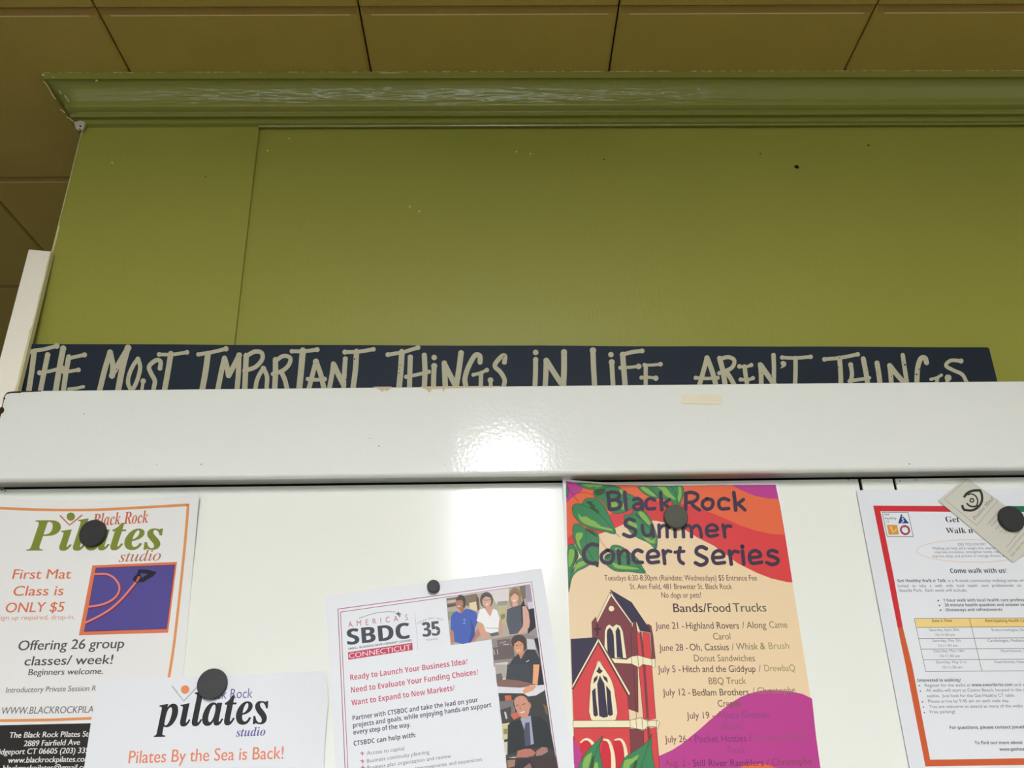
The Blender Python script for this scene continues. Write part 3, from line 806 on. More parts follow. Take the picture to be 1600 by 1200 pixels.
P3.text('logo_lettering', 'SBDC', 125, 636, 1042, 536, 228, DG, 'sb', bold=.03, **KL); P3.layer += 1
P3.text('logo_lettering', 'SMALL BUSINESS DEVELOPMENT CENTERS', 135, 710, 1066, 583, 30, (70, 70, 78), 'sb', **KL)
P3.stroke('logo_figure', [(290, 245), (500, 178), (680, 150), (825, 152)], 7, (84, 92, 96), **KL); P3.layer += 1
P3.poly('logo_figure', [(868, 138), (882, 168), (918, 180), (886, 196), (893, 242), (866, 202), (824, 172), (858, 168)], (84, 92, 96), **KL)
P3.poly('logo_figure', [(130, 745), (1075, 605), (1083, 712), (133, 856)], (192, 62, 84), **KL)
P3.text('logo_lettering', 'CONNECTICUT', 146, 836, 1056, 703, 74, (242, 212, 214), 's', bold=.01, **KL)
P3.rule('logo_figure', (1115, 170), (1158, 712), 4, (160, 160, 166), **KL)
for t, a, b in (('CELEB', (1150, 335), (1285, 275)), ('RAT', (1312, 266), (1405, 258)), ('ING', (1440, 262), (1535, 280))):
    P3.text('logo_lettering', t, *a, *b, 30, (168, 158, 164), 's', **KL)
P3.text('logo_lettering', '35', 1238, 518, 1485, 492, 208, (76, 78, 84), 'sb', bold=.04, **KL); P3.layer += 1
P3.poly('logo_figure', [(1415+48*(1 if i % 2 == 0 else .42)*sin(i*pi/5+.1), 435-48*(1 if i % 2 == 0 else .42)*cos(i*pi/5+.1)) for i in range(10)], (232, 230, 232), **KL)
P3.text('logo_lettering', 'YEARS', 1270, 582, 1452, 560, 30, (168, 158, 164), 's', **KL)
RD = (198, 78, 98); TK = (66, 66, 80); TG = (112, 110, 116)
for t, a, b, h, c, st in (('Ready to Launch Your Business Idea?', (200, 181), (972, 74), 36, RD, 'sb'), ('Need to Evaluate Your Funding Choices?', (205, 263), (1042, 143), 36, RD, 'sb'),
        ('Want to Expand to New Markets?', (208, 347), (887, 247), 36, RD, 'sb'), ('Partner with CTSBDC and take the lead on your', (215, 445), (1040, 323), 31, TK, 'sb'),
        ('projects and goals, while enjoying hands-on support', (218, 493), (1128, 357), 31, TK, 'sb'), ('every step of the way.', (220, 539), (597, 487), 31, TK, 'sb'),
        ('CTSBDC can help with:', (222, 612), (632, 554), 31, TK, 'sb'), ('Access to capital', (308, 673), (555, 640), 25, TG, 's'),
        ('Business continuity planning', (310, 724), (720, 664), 25, TG, 's'), ('Business plan organization and review', (312, 768), (862, 690), 25, TG, 's'),
        ('improvements and expansions', (630, 772), (1067, 711), 25, TG, 's')):
    P3.text('printed_text', t, *a, *b, h, c, st, **K3b)
for x, y in ((278, 662), (280, 713), (282, 755)):
    P3.poly('printed_text', [(x-18, y-4), (x-4, y-6), (x-1, y-18), (x+5, y-5), (x+18, y), (x+5, y+4), (x+2, y+22), (x-5, y+4)], (196, 120, 134), **K3b)
P3.layer = 4
# the photographs printed down its right side
def pic(Sh, part, ops, kk):
    for op in ops:
        c = op[1]
        if op[0] == 'p': Sh.poly(part, op[2], c, smooth=(3 if len(op) > 3 else 0), **kk)
        elif op[0] == 'e': Sh.disc(part, op[2], op[3], c, ry=op[4], n=20, keep=False, **kk)
        elif op[0] == 's': Sh.stroke(part, op[2], op[3], c, keep=False, **kk)
KA = dict(k=8.572, o=(690, 900)); KB = dict(k=7.5, o=(740, 1040))
SK = (206, 150, 122)
pic(P3, 'printed_photograph', [
    ('p', (182, 168, 152), [(62, 300), (1185, 116), (1235, 440), (1268, 690), (1290, 820), (1000, 850), (660, 850), (400, 890), (122, 928), (90, 620)]),
    ('p', (130, 110, 90), [(62, 300), (470, 233), (490, 400), (330, 400), (300, 380), (78, 425)]),
    ('p', (196, 182, 160), [(74, 330), (190, 315), (190, 350), (76, 368)]),
    ('p', (92, 78, 66), [(78, 385), (190, 372), (190, 402), (80, 420)]),
    ('p', (150, 152, 118), [(80, 480), (180, 470), (130, 560), (86, 600)]),
    ('p', (228, 208, 164), [(368, 362), (462, 342), (478, 470), (380, 440)]),
    ('p', (104, 82, 66), [(462, 240), (500, 300), (510, 440), (482, 470), (466, 340)]),
    ('p', (222, 212, 206), [(500, 225), (900, 165), (900, 330), (740, 380), (690, 300), (640, 220)]),
    ('p', (150, 150, 140), [(745, 345), (880, 330), (870, 385), (745, 400)]),
    ('p', (186, 182, 132), [(745, 400), (880, 390), (860, 660), (800, 640), (770, 520)]),
    ('p', (140, 128, 84), [(790, 520), (850, 500), (850, 560), (800, 590)]),
    ('p', (120, 112, 92), [(1040, 142), (1120, 128), (1130, 300), (1080, 320)]),
    ('p', (168, 146, 168), [(1120, 128), (1186, 118), (1225, 420), (1150, 430)]),
    ('p', (214, 206, 210), [(1148, 350), (1222, 345), (1230, 430), (1165, 440)]),
    ('p', (38, 36, 42), [(1160, 450), (1238, 430), (1262, 690), (1150, 780), (1170, 600)]),
    ('p', (150, 144, 146), [(1140, 790), (1266, 695), (1292, 830), (1130, 850)]),
    ('p', (188, 128, 98), [(112, 735), (165, 730), (172, 895), (124, 920)]),
    ('p', (182, 124, 96), [(440, 770), (500, 690), (530, 720), (520, 790), (430, 880), (396, 880)]),
    ('p', (66, 56, 52), [(205, 300), (230, 262), (285, 262), (318, 310), (318, 400), (290, 440), (262, 330), (200, 330)], 1),
    ('e', (178, 122, 96), (240, 372), 50, 74),
    ('p', (170, 112, 86), [(228, 430), (300, 420), (300, 480), (262, 502)]),
    ('p', (92, 60, 48), [(190, 330), (280, 322), (280, 290), (200, 292)]),
    ('e', (236, 214, 196), (232, 405), 20, 7),
    ('p', (66, 94, 176), [(122, 560), (150, 500), (200, 470), (262, 502), (320, 440), (400, 452), (470, 490), (484, 610), (446, 700), (446, 800), (392, 890), (280, 912), (172, 882), (160, 740), (120, 720)]),
    ('p', (52, 74, 150), [(380, 560), (440, 700), (440, 800), (392, 888), (360, 890), (400, 740)]),
    ('s', (130, 152, 208), [(288, 582), (318, 578), (304, 604), (304, 634)], 10), ('s', (130, 152, 208), [(288, 640), (322, 634)], 9),
    ('p', (214, 158, 128), [(482, 612), (552, 632), (600, 740), (648, 822), (565, 845), (500, 740)]),
    ('p', (206, 150, 124), [(762, 600), (800, 580), (812, 780), (772, 792)]),
    ('e', (88, 82, 78), (602, 322), 88, 108),
    ('p', (212, 158, 132), [(590, 400), (670, 410), (686, 470), (660, 545), (600, 480)]),
    ('e', (216, 164, 142), (604, 342), 60, 82),
    ('p', (80, 74, 70), [(530, 270), (600, 245), (660, 262), (640, 285), (590, 275), (548, 310)], 1),
    ('s', (110, 80, 76), [(560, 322), (600, 326), (650, 316)], 7), ('e', (240, 226, 216), (612, 378), 22, 7),
    ('p', (238, 236, 232), [(468, 600), (512, 450), (572, 430), (650, 548), (690, 438), (742, 460), (776, 560), (758, 745), (660, 768), (590, 740), (556, 640)]),
    ('p', (206, 204, 202), [(585, 690), (760, 690), (755, 710), (590, 706)]),
    ('p', (96, 98, 110), [(640, 770), (758, 752), (770, 790), (670, 812)]),
    ('e', (152, 122, 92), (985, 262), 80, 108),
    ('p', (164, 134, 100), [(915, 300), (1060, 300), (1066, 370), (1010, 400), (940, 420), (912, 370)], 1),
    ('e', (226, 172, 150), (976, 296), 52, 72), ('p', (140, 108, 78), [(920, 240), (985, 195), (1040, 240), (1020, 260), (975, 235), (930, 280)], 1),
    ('e', (246, 232, 224), (972, 328), 22, 7),
    ('p', (222, 170, 148), [(940, 370), (1020, 360), (1020, 400), (960, 425)]),
    ('p', (82, 86, 96), [(876, 450), (950, 418), (1060, 386), (1100, 380), (1080, 500), (1094, 690), (1030, 770), (912, 784), (868, 600)]),
    ('p', (46, 44, 52), [(1062, 386), (1100, 310), (1112, 380), (1160, 430), (1168, 500), (1130, 410), (1082, 420), (1094, 690), (1070, 600)]),
    ('p', (216, 166, 146), [(1080, 410), (1128, 402), (1166, 480), (1182, 620), (1172, 690), (1100, 765), (1012, 778), (1086, 680), (1100, 600)])], KA)
pic(P3, 'printed_photograph', [
    ('p', (146, 134, 126), [(668, 850), (930, 800), (1140, 770), (1290, 830), (1312, 960), (1332, 1215), (700, 1215), (684, 1000)]),
    ('p', (110, 96, 92), [(740, 860), (920, 840), (930, 960), (760, 990)]), ('p', (104, 88, 86), [(690, 960), (960, 930), (980, 1100), (700, 1130)]),
    ('s', (206, 196, 190), [(700, 990), (712, 1050)], 9), ('s', (206, 196, 190), [(745, 985), (752, 1050)], 9), ('s', (196, 186, 180), [(830, 920), (900, 912)], 12),
    ('s', (176, 168, 164), [(780, 900), (860, 880)], 10), ('p', (208, 202, 194), [(710, 1170), (890, 1150), (880, 1215), (712, 1215)]),
    ('p', (206, 204, 204), [(1140, 840), (1240, 850), (1265, 990), (1150, 980)]), ('p', (30, 28, 36), [(1235, 840), (1292, 830), (1318, 1100), (1332, 1210), (1290, 1010)]),
    ('e', (72, 58, 54), (1035, 880), 104, 96), ('p', (72, 58, 54), [(1090, 860), (1138, 880), (1140, 970), (1100, 1010)]),
    ('p', (206, 140, 104), [(1020, 1040), (1110, 1000), (1100, 1080), (1060, 1115)]),
    ('e', (218, 154, 116), (1034, 950), 64, 98), ('p', (70, 56, 52), [(975, 880), (1000, 850), (1060, 860), (1100, 920), (1070, 890), (1030, 870), (985, 900)], 1),
    ('s', (240, 220, 206), [(1010, 1005), (1045, 990)], 10), ('s', (96, 62, 50), [(1000, 935), (1020, 930)], 9), ('s', (96, 62, 50), [(1048, 925), (1066, 920)], 9),
    ('p', (52, 54, 62), [(888, 1215), (960, 1100), (1030, 1040), (1062, 1115), (1120, 1010), (1140, 985), (1250, 985), (1312, 1110), (1330, 1215)]),
    ('s', (210, 214, 220), [(1135, 1150), (1170, 1130)], 9)], KA)
pic(P3, 'printed_photograph', [
    ('p', (176, 166, 154), [(248, -12), (400, -12), (382, 150), (268, 165)]),
    ('p', (52, 50, 56), [(395, -12), (787, -12), (820, 225), (560, 225), (380, 160)]),
    ('p', (110, 98, 94), [(262, 100), (330, 90), (345, 175), (268, 180)]),
    ('p', (56, 60, 64), [(400, -12), (690, -12), (690, 190), (600, 205), (540, 190), (380, 155)]),
    ('p', (28, 26, 38), [(772, -12), (788, -12), (824, 225), (745, 232)]),
    ('p', (132, 96, 84), [(268, 180), (380, 160), (500, 170), (640, 200), (700, 215), (620, 250), (540, 258), (280, 245)]),
    ('p', (234, 168, 118), [(700, -12), (772, -12), (748, 225), (690, 214), (696, 120)]),
    ('p', (222, 218, 222), [(278, 246), (560, 262), (700, 240), (826, 226), (834, 282), (730, 350), (640, 362), (585, 325), (292, 322)]),
    ('p', (226, 156, 118), [(570, 300), (620, 245), (700, 228), (738, 240), (700, 290), (600, 330)]),
    ('p', (56, 54, 52), [(290, 322), (585, 325), (640, 362), (730, 350), (835, 288), (880, 560), (912, 800), (962, 1070), (380, 1070), (330, 660)]),
    ('p', (212, 98, 66), [(364, 352), (440, 348), (446, 402), (372, 412)]), ('p', (118, 112, 110), [(300, 420), (480, 400), (490, 560), (320, 600)]), ('p', (66, 62, 64), [(310, 520), (440, 480), (440, 660), (330, 660)]),
    ('s', (196, 196, 196), [(370, 550), (385, 615)], 22), ('p', (206, 104, 74), [(430, 575), (520, 540), (545, 600), (470, 636)]),
    ('p', (206, 198, 150), [(330, 682), (425, 668), (400, 720), (398, 860), (342, 870)]), ('p', (150, 132, 80), [(350, 740), (396, 740), (396, 800), (352, 805)]), ('p', (208, 202, 186), [(352, 900), (398, 890), (396, 1040), (372, 1050)]),
    ('p', (128, 92, 52), [(815, 450), (850, 470), (872, 575), (846, 560)]),
    ('p', (34, 40, 38), [(400, 700), (455, 655), (545, 640), (600, 800), (650, 920), (690, 760), (680, 600), (790, 600), (870, 690), (918, 880), (950, 1000), (860, 950), (700, 960), (540, 990), (400, 1048)]),
    ('p', (160, 166, 186), [(548, 620), (668, 585), (706, 915), (672, 930), (610, 800)]), ('p', (76, 74, 94), [(606, 672), (654, 664), (670, 930), (606, 950), (590, 800)]),
    ('e', (72, 62, 58), (562, 440), 98, 108), ('e', (190, 132, 110), (650, 470), 24, 40),
    ('p', (206, 144, 120), [(478, 400), (520, 362), (590, 360), (640, 420), (655, 520), (630, 600), (590, 628), (550, 600), (500, 520), (480, 460)], 1),
    ('s', (120, 80, 66), [(500, 470), (530, 462)], 9), ('s', (120, 80, 66), [(570, 455), (605, 448)], 9), ('s', (242, 228, 218), [(556, 552), (592, 540)], 12), ('s', (170, 108, 88), [(545, 475), (545, 515)], 8),
    ('p', (186, 116, 96), [(515, 1000), (600, 975), (670, 975), (730, 1020), (700, 1060), (600, 1072), (500, 1085)]),
    ('p', (168, 120, 108), [(735, 1000), (800, 955), (860, 960), (872, 1010), (800, 1050), (730, 1060)]),
    ('p', (74, 78, 70), [(376, 1058), (500, 1040), (500, 1060), (378, 1092)]),
    ('p', (62, 46, 44), [(378, 1085), (962, 1060), (992, 1215), (392, 1230)]), ('p', (164, 122, 96), [(392, 1110), (490, 1100), (480, 1180), (400, 1200)]),
    ('p', (40, 40, 48), [(490, 1215), (520, 1130), (590, 1100), (670, 1110), (705, 1215)], 1), ('p', (150, 100, 86), [(590, 1190), (660, 1140), (690, 1215), (600, 1225)])], KB)
sheet_thing('flyer', P3, ((508, 931), (846.3, 887.8), (913, 1290), (533, 1340)), M_PAPER,
            'tilted white flyer with red double border line and photographs of people down its side', 'flyer', 'papers held on the white cabinet')

# ---- the colourful poster
P4 = Sheet(.8343, radians(-.4), ((955, 800), (879, 748), .0085, 1.6))
KP = dict(k=4, o=(870, 740)); KZ = dict(k=7.5, o=(870, 740)); KQ = dict(k=3.9024, o=(870, 950)); KC = dict(k=7.5, o=(880, 900)); KD = dict(k=7.5, o=(880, 1040))
CREAM = (234, 206, 164); ORG = (228, 102, 58); RED = (216, 58, 58); MAG = (184, 56, 136)
inner = [(884.5, 752), (905, 754.8), (960, 757.6), (1050, 759), (1130, 758), (1212, 757.5), (1219, 790), (1229, 850), (1238, 910), (1247, 965), (1262, 1060), (1275, 1150), (1284, 1215), (1294, 1290), (900, 1290), (897, 1200), (893.5, 1100), (890, 1000), (887, 900), (885.5, 800)]
P4.poly('printed_background', inner, CREAM)
P4.poly('printed_background', [(884.5, 752), (905, 754.8), (960, 757.6), (1050, 759), (1130, 758), (1212, 757.5), (1219, 790), (1229, 850), (1238.3, 910)] +
        [(870+x/4, 740+y/4) for x, y in ((1440, 678), (1340, 655), (1250, 620), (1130, 560), (1050, 500), (980, 450), (880, 400), (800, 350), (720, 315), (620, 295), (520, 296), (420, 315), (350, 348), (265, 378), (200, 410), (120, 440), (66, 460))], RED)
P4.poly('printed_background', [(884.5, 752), (905, 754.8), (960, 757.6), (1050, 759), (1130, 758), (1212, 757.5), (1219, 790), (1225.3, 835.5)] +
        [(870+x/4, 740+y/4) for x, y in ((1340, 378), (1240, 355), (1150, 325), (1060, 285), (950, 240), (850, 205), (760, 185), (600, 170), (520, 160), (430, 200), (350, 245), (250, 300), (180, 340), (110, 370), (63, 405))], ORG)
P4.poly('printed_background', [(870+x/4, 740+y/4) for x, y in ((57, 48), (120, 56), (155, 78), (165, 100), (130, 125), (95, 150), (60, 185))], MAG)
P4.poly('printed_background', [(870+x/4, 740+y/4) for x, y in ((1090, 72), (1368, 70), (1385, 158), (1320, 156), (1240, 140), (1170, 112))], MAG)
P4.poly('printed_background', [(870+x/3.9024, 950+y/3.9024) for x, y in ((575, 925), (640, 895), (700, 868), (760, 830), (815, 785), (870, 740), (915, 700), (960, 660), (1010, 618), (1060, 580), (1120, 543), (1180, 520), (1240, 505), (1300, 500), (1420, 506), (1500, 525), (1556, 552))] +
        [(1275, 1150), (1284, 1215), (1294, 1290), (900, 1290), (897, 1200), (895, 1150), (930, 1165)], MAG)
P4.poly('printed_background', [(870+x/3.9024, 950+y/3.9024) for x, y in ((1060, 1010), (1120, 970), (1180, 952), (1260, 952), (1330, 972), (1400, 1010), (1400, 1100), (1060, 1100))], ORG, smooth=2)
G_D, G_L, G_K, INK = (52, 128, 78), (134, 178, 74), (48, 78, 34), (40, 52, 30)
LF = [0]
def leaf(outl, lights=(), darks=(), veins=(), kk=KZ, g=G_D):
    LF[0] += 1; nm = 'printed_leaf|%d' % LF[0]
    P4.poly(nm, outl, g, smooth=4, **kk)
    for q in lights: P4.poly(nm, q, G_L, smooth=2, **kk)
    for q in darks: P4.poly(nm, q, G_K, smooth=2, **kk)
    P4.stroke(nm, outl, 5, INK, smooth=4, closed=True, keep=False, **kk)
    for q in veins: P4.stroke(nm, q, 5, INK, keep=False, caps=False, **kk)
P4.stroke('printed_stem|1', [(110, 125), (185, 245), (260, 335)], 5, (110, 30, 60), keep=False, caps=False, **KZ)
P4.stroke('printed_stem|2', [(185, 245), (260, 225), (340, 222), (430, 250)], 6, (150, 50, 40), keep=False, caps=False, **KZ)
leaf([(112, 148), (132, 175), (138, 210), (125, 262), (112, 275)])
leaf([(440, 190), (600, 140), (720, 155), (800, 215), (960, 300), (905, 370), (840, 435), (720, 470), (640, 450), (585, 395), (545, 330), (480, 285), (440, 270)],
     [[(625, 330), (690, 325), (720, 390), (690, 410), (640, 400)], [(740, 175), (800, 222), (780, 245), (740, 225)], [(740, 360), (800, 350), (840, 420), (760, 420)]],
     [[(440, 200), (560, 180), (560, 230), (470, 260)]], [[(600, 230), (720, 280), (860, 300)]])
leaf([(240, 108), (600, 138), (560, 170), (480, 186), (380, 184), (300, 158)], [[(290, 122), (450, 122), (540, 138), (480, 162), (430, 150), (390, 160), (340, 145)]])
leaf([(955, 150), (1100, 148), (1300, 148), (1470, 150), (1482, 250), (1450, 340), (1415, 385), (1310, 312), (1200, 292), (1085, 268), (1000, 215)],
     [[(980, 158), (1030, 156), (1100, 205), (1170, 270), (1100, 255), (1020, 205)], [(1170, 158), (1270, 156), (1330, 230), (1400, 305), (1330, 290), (1250, 240), (1230, 190)], [(1420, 158), (1455, 158), (1460, 260), (1430, 340), (1415, 280), (1430, 220)]],
     (), [[(1090, 160), (1160, 240), (1220, 290)], [(1340, 155), (1395, 240), (1415, 385)]])
leaf([(795, 490), (870, 480), (900, 430), (1000, 425), (1065, 480), (1110, 555), (1145, 640), (1178, 760), (1162, 885), (1080, 815), (960, 760), (880, 705), (820, 630), (790, 545)],
     [[(955, 455), (1005, 450), (1060, 515), (1105, 590), (1080, 600), (1010, 545)], [(820, 545), (870, 555), (940, 600), (930, 650), (860, 620)], [(1000, 700), (1080, 760), (1130, 780), (1140, 700), (1160, 820), (1050, 790)]],
     [[(920, 450), (985, 530), (1050, 600), (1075, 640), (1000, 560), (930, 490)]], [[(850, 480), (960, 500), (1060, 600), (1140, 750), (1162, 885)]])
leaf([(190, 612), (260, 590), (330, 640), (430, 672), (490, 722), (492, 900), (482, 1090), (400, 1035), (300, 980), (240, 880), (195, 750)],
     [[(222, 705), (280, 690), (308, 705), (292, 755), (262, 800), (292, 890), (250, 850), (228, 780)]], [[(330, 645), (430, 680), (480, 745), (400, 705)]], [[(340, 660), (352, 850), (400, 960), (482, 1090)]])
leaf([(190, 375), (235, 352), (290, 355), (330, 302), (420, 285), (500, 312), (560, 380), (615, 500), (692, 700), (560, 678), (420, 652), (290, 592), (205, 505), (182, 430)],
     [[(250, 465), (290, 510), (340, 500), (400, 540), (450, 560), (520, 620), (640, 645), (650, 672), (560, 655), (420, 622), (310, 580), (262, 525)]],
     [[(345, 325), (425, 330), (410, 352), (455, 375), (440, 395), (495, 440), (488, 465), (420, 420), (380, 395), (400, 385), (360, 350)]], [[(275, 355), (440, 435), (580, 560), (692, 700), (738, 742)]])
leaf([(128, 870), (190, 828), (235, 890), (250, 980), (200, 1080), (150, 1330), (140, 1380), (132, 1150)],
     [[(142, 900), (200, 895), (205, 960), (185, 1030), (140, 1100)]], [[(215, 880), (250, 960), (240, 1000), (205, 1060)]], [[(232, 1000), (180, 1120), (145, 1360)]])
leaf([(235, 1025), (300, 985), (392, 1050), (335, 1100), (235, 1150), (175, 1230), (150, 1350), (165, 1200), (215, 1080)],
     [[(222, 1070), (300, 1025), (372, 1042), (300, 1085), (230, 1125), (205, 1165)]])
leaf([(625, 875), (665, 838), (750, 852), (850, 918), (950, 1000), (1000, 1090), (1034, 1168), (850, 1150), (720, 1148), (640, 1118), (578, 1060), (560, 980), (600, 940), (650, 935)],
     [[(632, 1030), (720, 1068), (850, 1090), (965, 1112), (900, 1125), (760, 1118), (680, 1100)], [(680, 870), (740, 880), (800, 930), (700, 910)]],
     [[(560, 980), (600, 945), (640, 950), (600, 1000)]], [[(640, 935), (780, 970), (900, 1040), (1034, 1168), (1060, 1185)]])
for q in ([(488, 740), (520, 810), (575, 875)], [(500, 738), (530, 800), (582, 868)]): P4.stroke('printed_stem|3', q, 3, (190, 90, 70), keep=False, caps=False, **KZ)
# church
LEAFTOP = P4.layer; P4.layer = 9
MR, NV, CW, RR = (122, 52, 56), (46, 34, 62), (240, 226, 184), (214, 60, 60)
def chp(pts, c, kk=KC, ol=True, sm=0):
    P4.poly('printed_church', pts, c, smooth=sm, **kk)
    if ol: P4.stroke('printed_church', pts+[pts[0]], 5, (56, 24, 28), smooth=sm, keep=False, caps=False, closed=False, **kk)
def chs(pts, w_, c, kk=KC): P4.stroke('printed_church', pts, w_, c, keep=False, caps=False, smooth=0, **kk)
chp([(548, 160), (800, 308), (975, 568), (1022, 600), (1022, 662), (900, 640), (862, 540), (800, 548)], NV)
chp([(550, 190), (795, 545), (800, 545), (800, 560), (870, 930), (880, 1600), (600, 1500), (480, 830), (410, 720), (342, 720), (335, 540), (382, 478), (396, 522)], MR)
chp([(985, 560), (1030, 582), (1052, 700), (1080, 968), (1040, 970), (1022, 655)], MR)
chp([(800, 700), (822, 540), (850, 528), (862, 640), (884, 935), (800, 945)], MR)
chp([(850, 530), (864, 640), (902, 690), (930, 940), (880, 935)], RR)
chp([(928, 655), (1012, 668), (1034, 972), (946, 950)], RR)
chs([(905, 650), (938, 945)], 26, MR)
chp([(548, 190), (562, 235), (405, 545), (388, 525)], CW); chp([(556, 190), (808, 545), (792, 552), (560, 232)], CW)
P4.disc('printed_church', (565, 383), 38, (66, 30, 34), n=20, keep=False, **KC); P4.disc('printed_church', (565, 383), 33, CW, n=20, keep=False, **KC)
chp([(520, 895), (482, 830), (486, 650), (505, 590), (540, 565), (582, 596), (620, 565), (668, 582), (700, 650), (742, 962), (600, 962)], CW)
chp([(512, 690), (520, 635), (545, 606), (572, 640), (590, 700), (602, 960), (562, 958), (522, 890)], NV); chp([(616, 650), (640, 596), (664, 640), (700, 962), (632, 952)], NV)
chs([(400, 560), (402, 700)], 20, (50, 26, 34)); chs([(362, 626), (444, 618)], 26, (50, 26, 34))
chp([(560, 962), (742, 978), (800, 942), (880, 930), (932, 946), (1034, 972), (1076, 970), (1080, 1062), (1052, 1078), (1032, 1052), (930, 1036), (890, 1074), (802, 1030), (600, 1020)], CW)
for a, b in (((800, 945), (804, 1030)), ((872, 932), (884, 1070)), ((932, 946), (936, 1036)), ((1036, 972), (1040, 1058))): chs([a, b], 5, (56, 24, 28))
chp([(90, 740), (410, 716), (106, 1300)], NV)
chp([(884, 1072), (936, 1040), (1038, 1056), (1085, 1670), (1000, 1690), (940, 1670)], RR)
chs([(948, 1045), (990, 1670)], 32, MR); chs([(824, 1040), (858, 1670)], 5, (56, 24, 28))
chp([(410, 790), (752, 1400), (776, 1700), (122, 1700), (110, 1345)], RR)
chs([(412, 775), (108, 1330)], 22, (96, 36, 44)); chs([(414, 775), (760, 1398)], 22, (96, 36, 44))
chp([(410, 728), (418, 762), (108, 1318), (104, 1284)], CW); chp([(414, 728), (786, 1378), (768, 1398), (412, 768)], CW)
chp([(415, 985), (480, 1080), (545, 1180), (580, 1260), (608, 1400), (616, 1685), (326, 1685), (315, 1350), (330, 1200), (375, 1080)], CW, sm=3)
D0 = lambda L_: [(x, y+1050) for x, y in L_]
chp(D0([(420, 12), (435, 45), (462, 62), (430, 96), (388, 68), (408, 45)]), NV)
chp(D0([(402, 118), (395, 165), (352, 212), (362, 150)]), (66, 40, 30)); chp(D0([(466, 116), (512, 145), (524, 202), (480, 160)]), (66, 40, 30))
chp(D0([(430, 122), (480, 215), (500, 420), (522, 600), (470, 608), (424, 590), (412, 400), (400, 215)]), NV)
chp(D0([(340, 298), (374, 262), (384, 400), (405, 580), (380, 598), (356, 580)]), NV); chp(D0([(505, 238), (552, 300), (566, 440), (580, 575), (550, 588), (524, 575)]), NV)
chp([(126, 735), (780, 728), (802, 1290), (140, 1290)], RR, KD)
chp([(780, 740), (860, 745), (940, 765), (945, 900), (960, 1290), (800, 1290)], MR, KD)
chp([(940, 752), (1092, 722), (1120, 1062), (1130, 1290), (950, 1290)], RR, KD); chs([(996, 720), (1010, 900)], 30, MR, KD)
chp([(115, 645), (780, 642), (915, 610), (988, 650), (1088, 640), (1130, 662), (1106, 746), (1090, 720), (990, 712), (950, 752), (862, 742), (780, 724), (120, 726)], CW, KD)
for a, b in (((782, 640), (786, 726)), ((852, 628), (862, 742)), ((920, 612), (932, 752)), ((988, 650), (990, 712)), ((1090, 642), (1092, 722))): chs([a, b], 5, (56, 24, 28), KD)
for q in ([(195, 925), (240, 885), (300, 875), (345, 940), (330, 1200), (200, 1200)], [(455, 885), (510, 890), (560, 980), (585, 1200), (440, 1200)], [(590, 890), (650, 880), (700, 940), (725, 1150), (620, 1230)]):
    chp(q, (204, 28, 44), KD, ol=False, sm=2)
for q, a, b in (([(200, 905), (245, 868), (295, 868), (345, 915), (370, 990)], 16, 44), ([(470, 865), (530, 885), (568, 980), (585, 1090), (588, 1290)], 22, 56), ([(600, 872), (670, 865), (715, 930), (738, 1060), (745, 1200)], 18, 50)):
    P4.stroke('printed_church', q, a, CW, w2=b, keep=False, caps=False, **KD)
P4.poly('printed_background', [(897-.5, 1156), (903, 1164), (909, 1178), (906, 1195), (908, 1290), (899, 1290)], MAG)
leaf([(462, 828), (425, 860), (330, 945), (240, 1060), (180, 1190), (170, 1290), (470, 1290), (455, 1150), (425, 960)], [[(250, 1080), (330, 1020), (330, 1060), (290, 1200), (225, 1200)], [(365, 1150), (405, 1140), (410, 1280), (360, 1280)]], [[(330, 1100), (360, 1060), (350, 1200), (300, 1290)]], [[(462, 828), (405, 960), (340, 1150), (330, 1290)]], KD)
leaf([(1032, 800), (1010, 860), (930, 935), (820, 1010), (730, 1070), (680, 1170), (665, 1290), (1050, 1290), (1052, 1100), (1035, 960)], [[(720, 1110), (800, 1090), (880, 1045), (860, 1100), (780, 1170), (760, 1250), (700, 1230)]], [[(830, 1130), (870, 1110), (850, 1200), (800, 1270)]], [[(1032, 800), (1000, 920), (930, 1130), (900, 1290)]], KD)
# title lettering, drawn stroke by stroke
TI = (56, 38, 62)
def ti(*strokes):
    b = P4.layer
    for s_ in strokes: P4.stroke('printed_title', s_[1:], s_[0], TI, keep=True, **KP); P4.layer += 1
    P4.layer = b
w_ = 24
P4.layer = LEAFTOP+1; LB = P4.layer
ti((w_, (318, 122), (325, 170), (330, 222)), (w_-2, (318, 122), (350, 116), (386, 126), (388, 148), (365, 164), (338, 167)), (w_, (340, 167), (375, 165), (398, 185), (392, 210), (365, 222), (330, 222)))
ti((w_, (424, 118), (428, 170), (434, 222)))
ti((w_-2, (480, 164), (505, 156), (528, 172), (534, 200), (534, 224)), (w_-3, (532, 190), (500, 190), (480, 205), (490, 222), (515, 222), (532, 205)))
ti((w_-2, (612, 166), (585, 156), (562, 168), (556, 195), (570, 220), (612, 218)))
ti((w_, (648, 120), (652, 170), (656, 226)), (w_-3, (705, 162), (682, 178), (658, 196)), (w_-3, (672, 188), (690, 205), (705, 226)))
ti((w_, (806, 124), (806, 175), (804, 228)), (w_-2, (806, 124), (840, 118), (878, 132), (876, 160), (848, 178), (810, 182)), (w_-2, (838, 180), (858, 205), (892, 228)))
ti((w_-2, (938, 158), (968, 165), (976, 190), (962, 216), (935, 222), (912, 205), (912, 178), (938, 158)))
ti((w_-2, (1074, 166), (1045, 156), (1018, 168), (1012, 195), (1028, 220), (1074, 218)))
ti((w_, (1106, 120), (1112, 170), (1118, 228)), (w_-3, (1166, 162), (1142, 180), (1118, 198)), (w_-3, (1132, 190), (1152, 206), (1176, 228)))
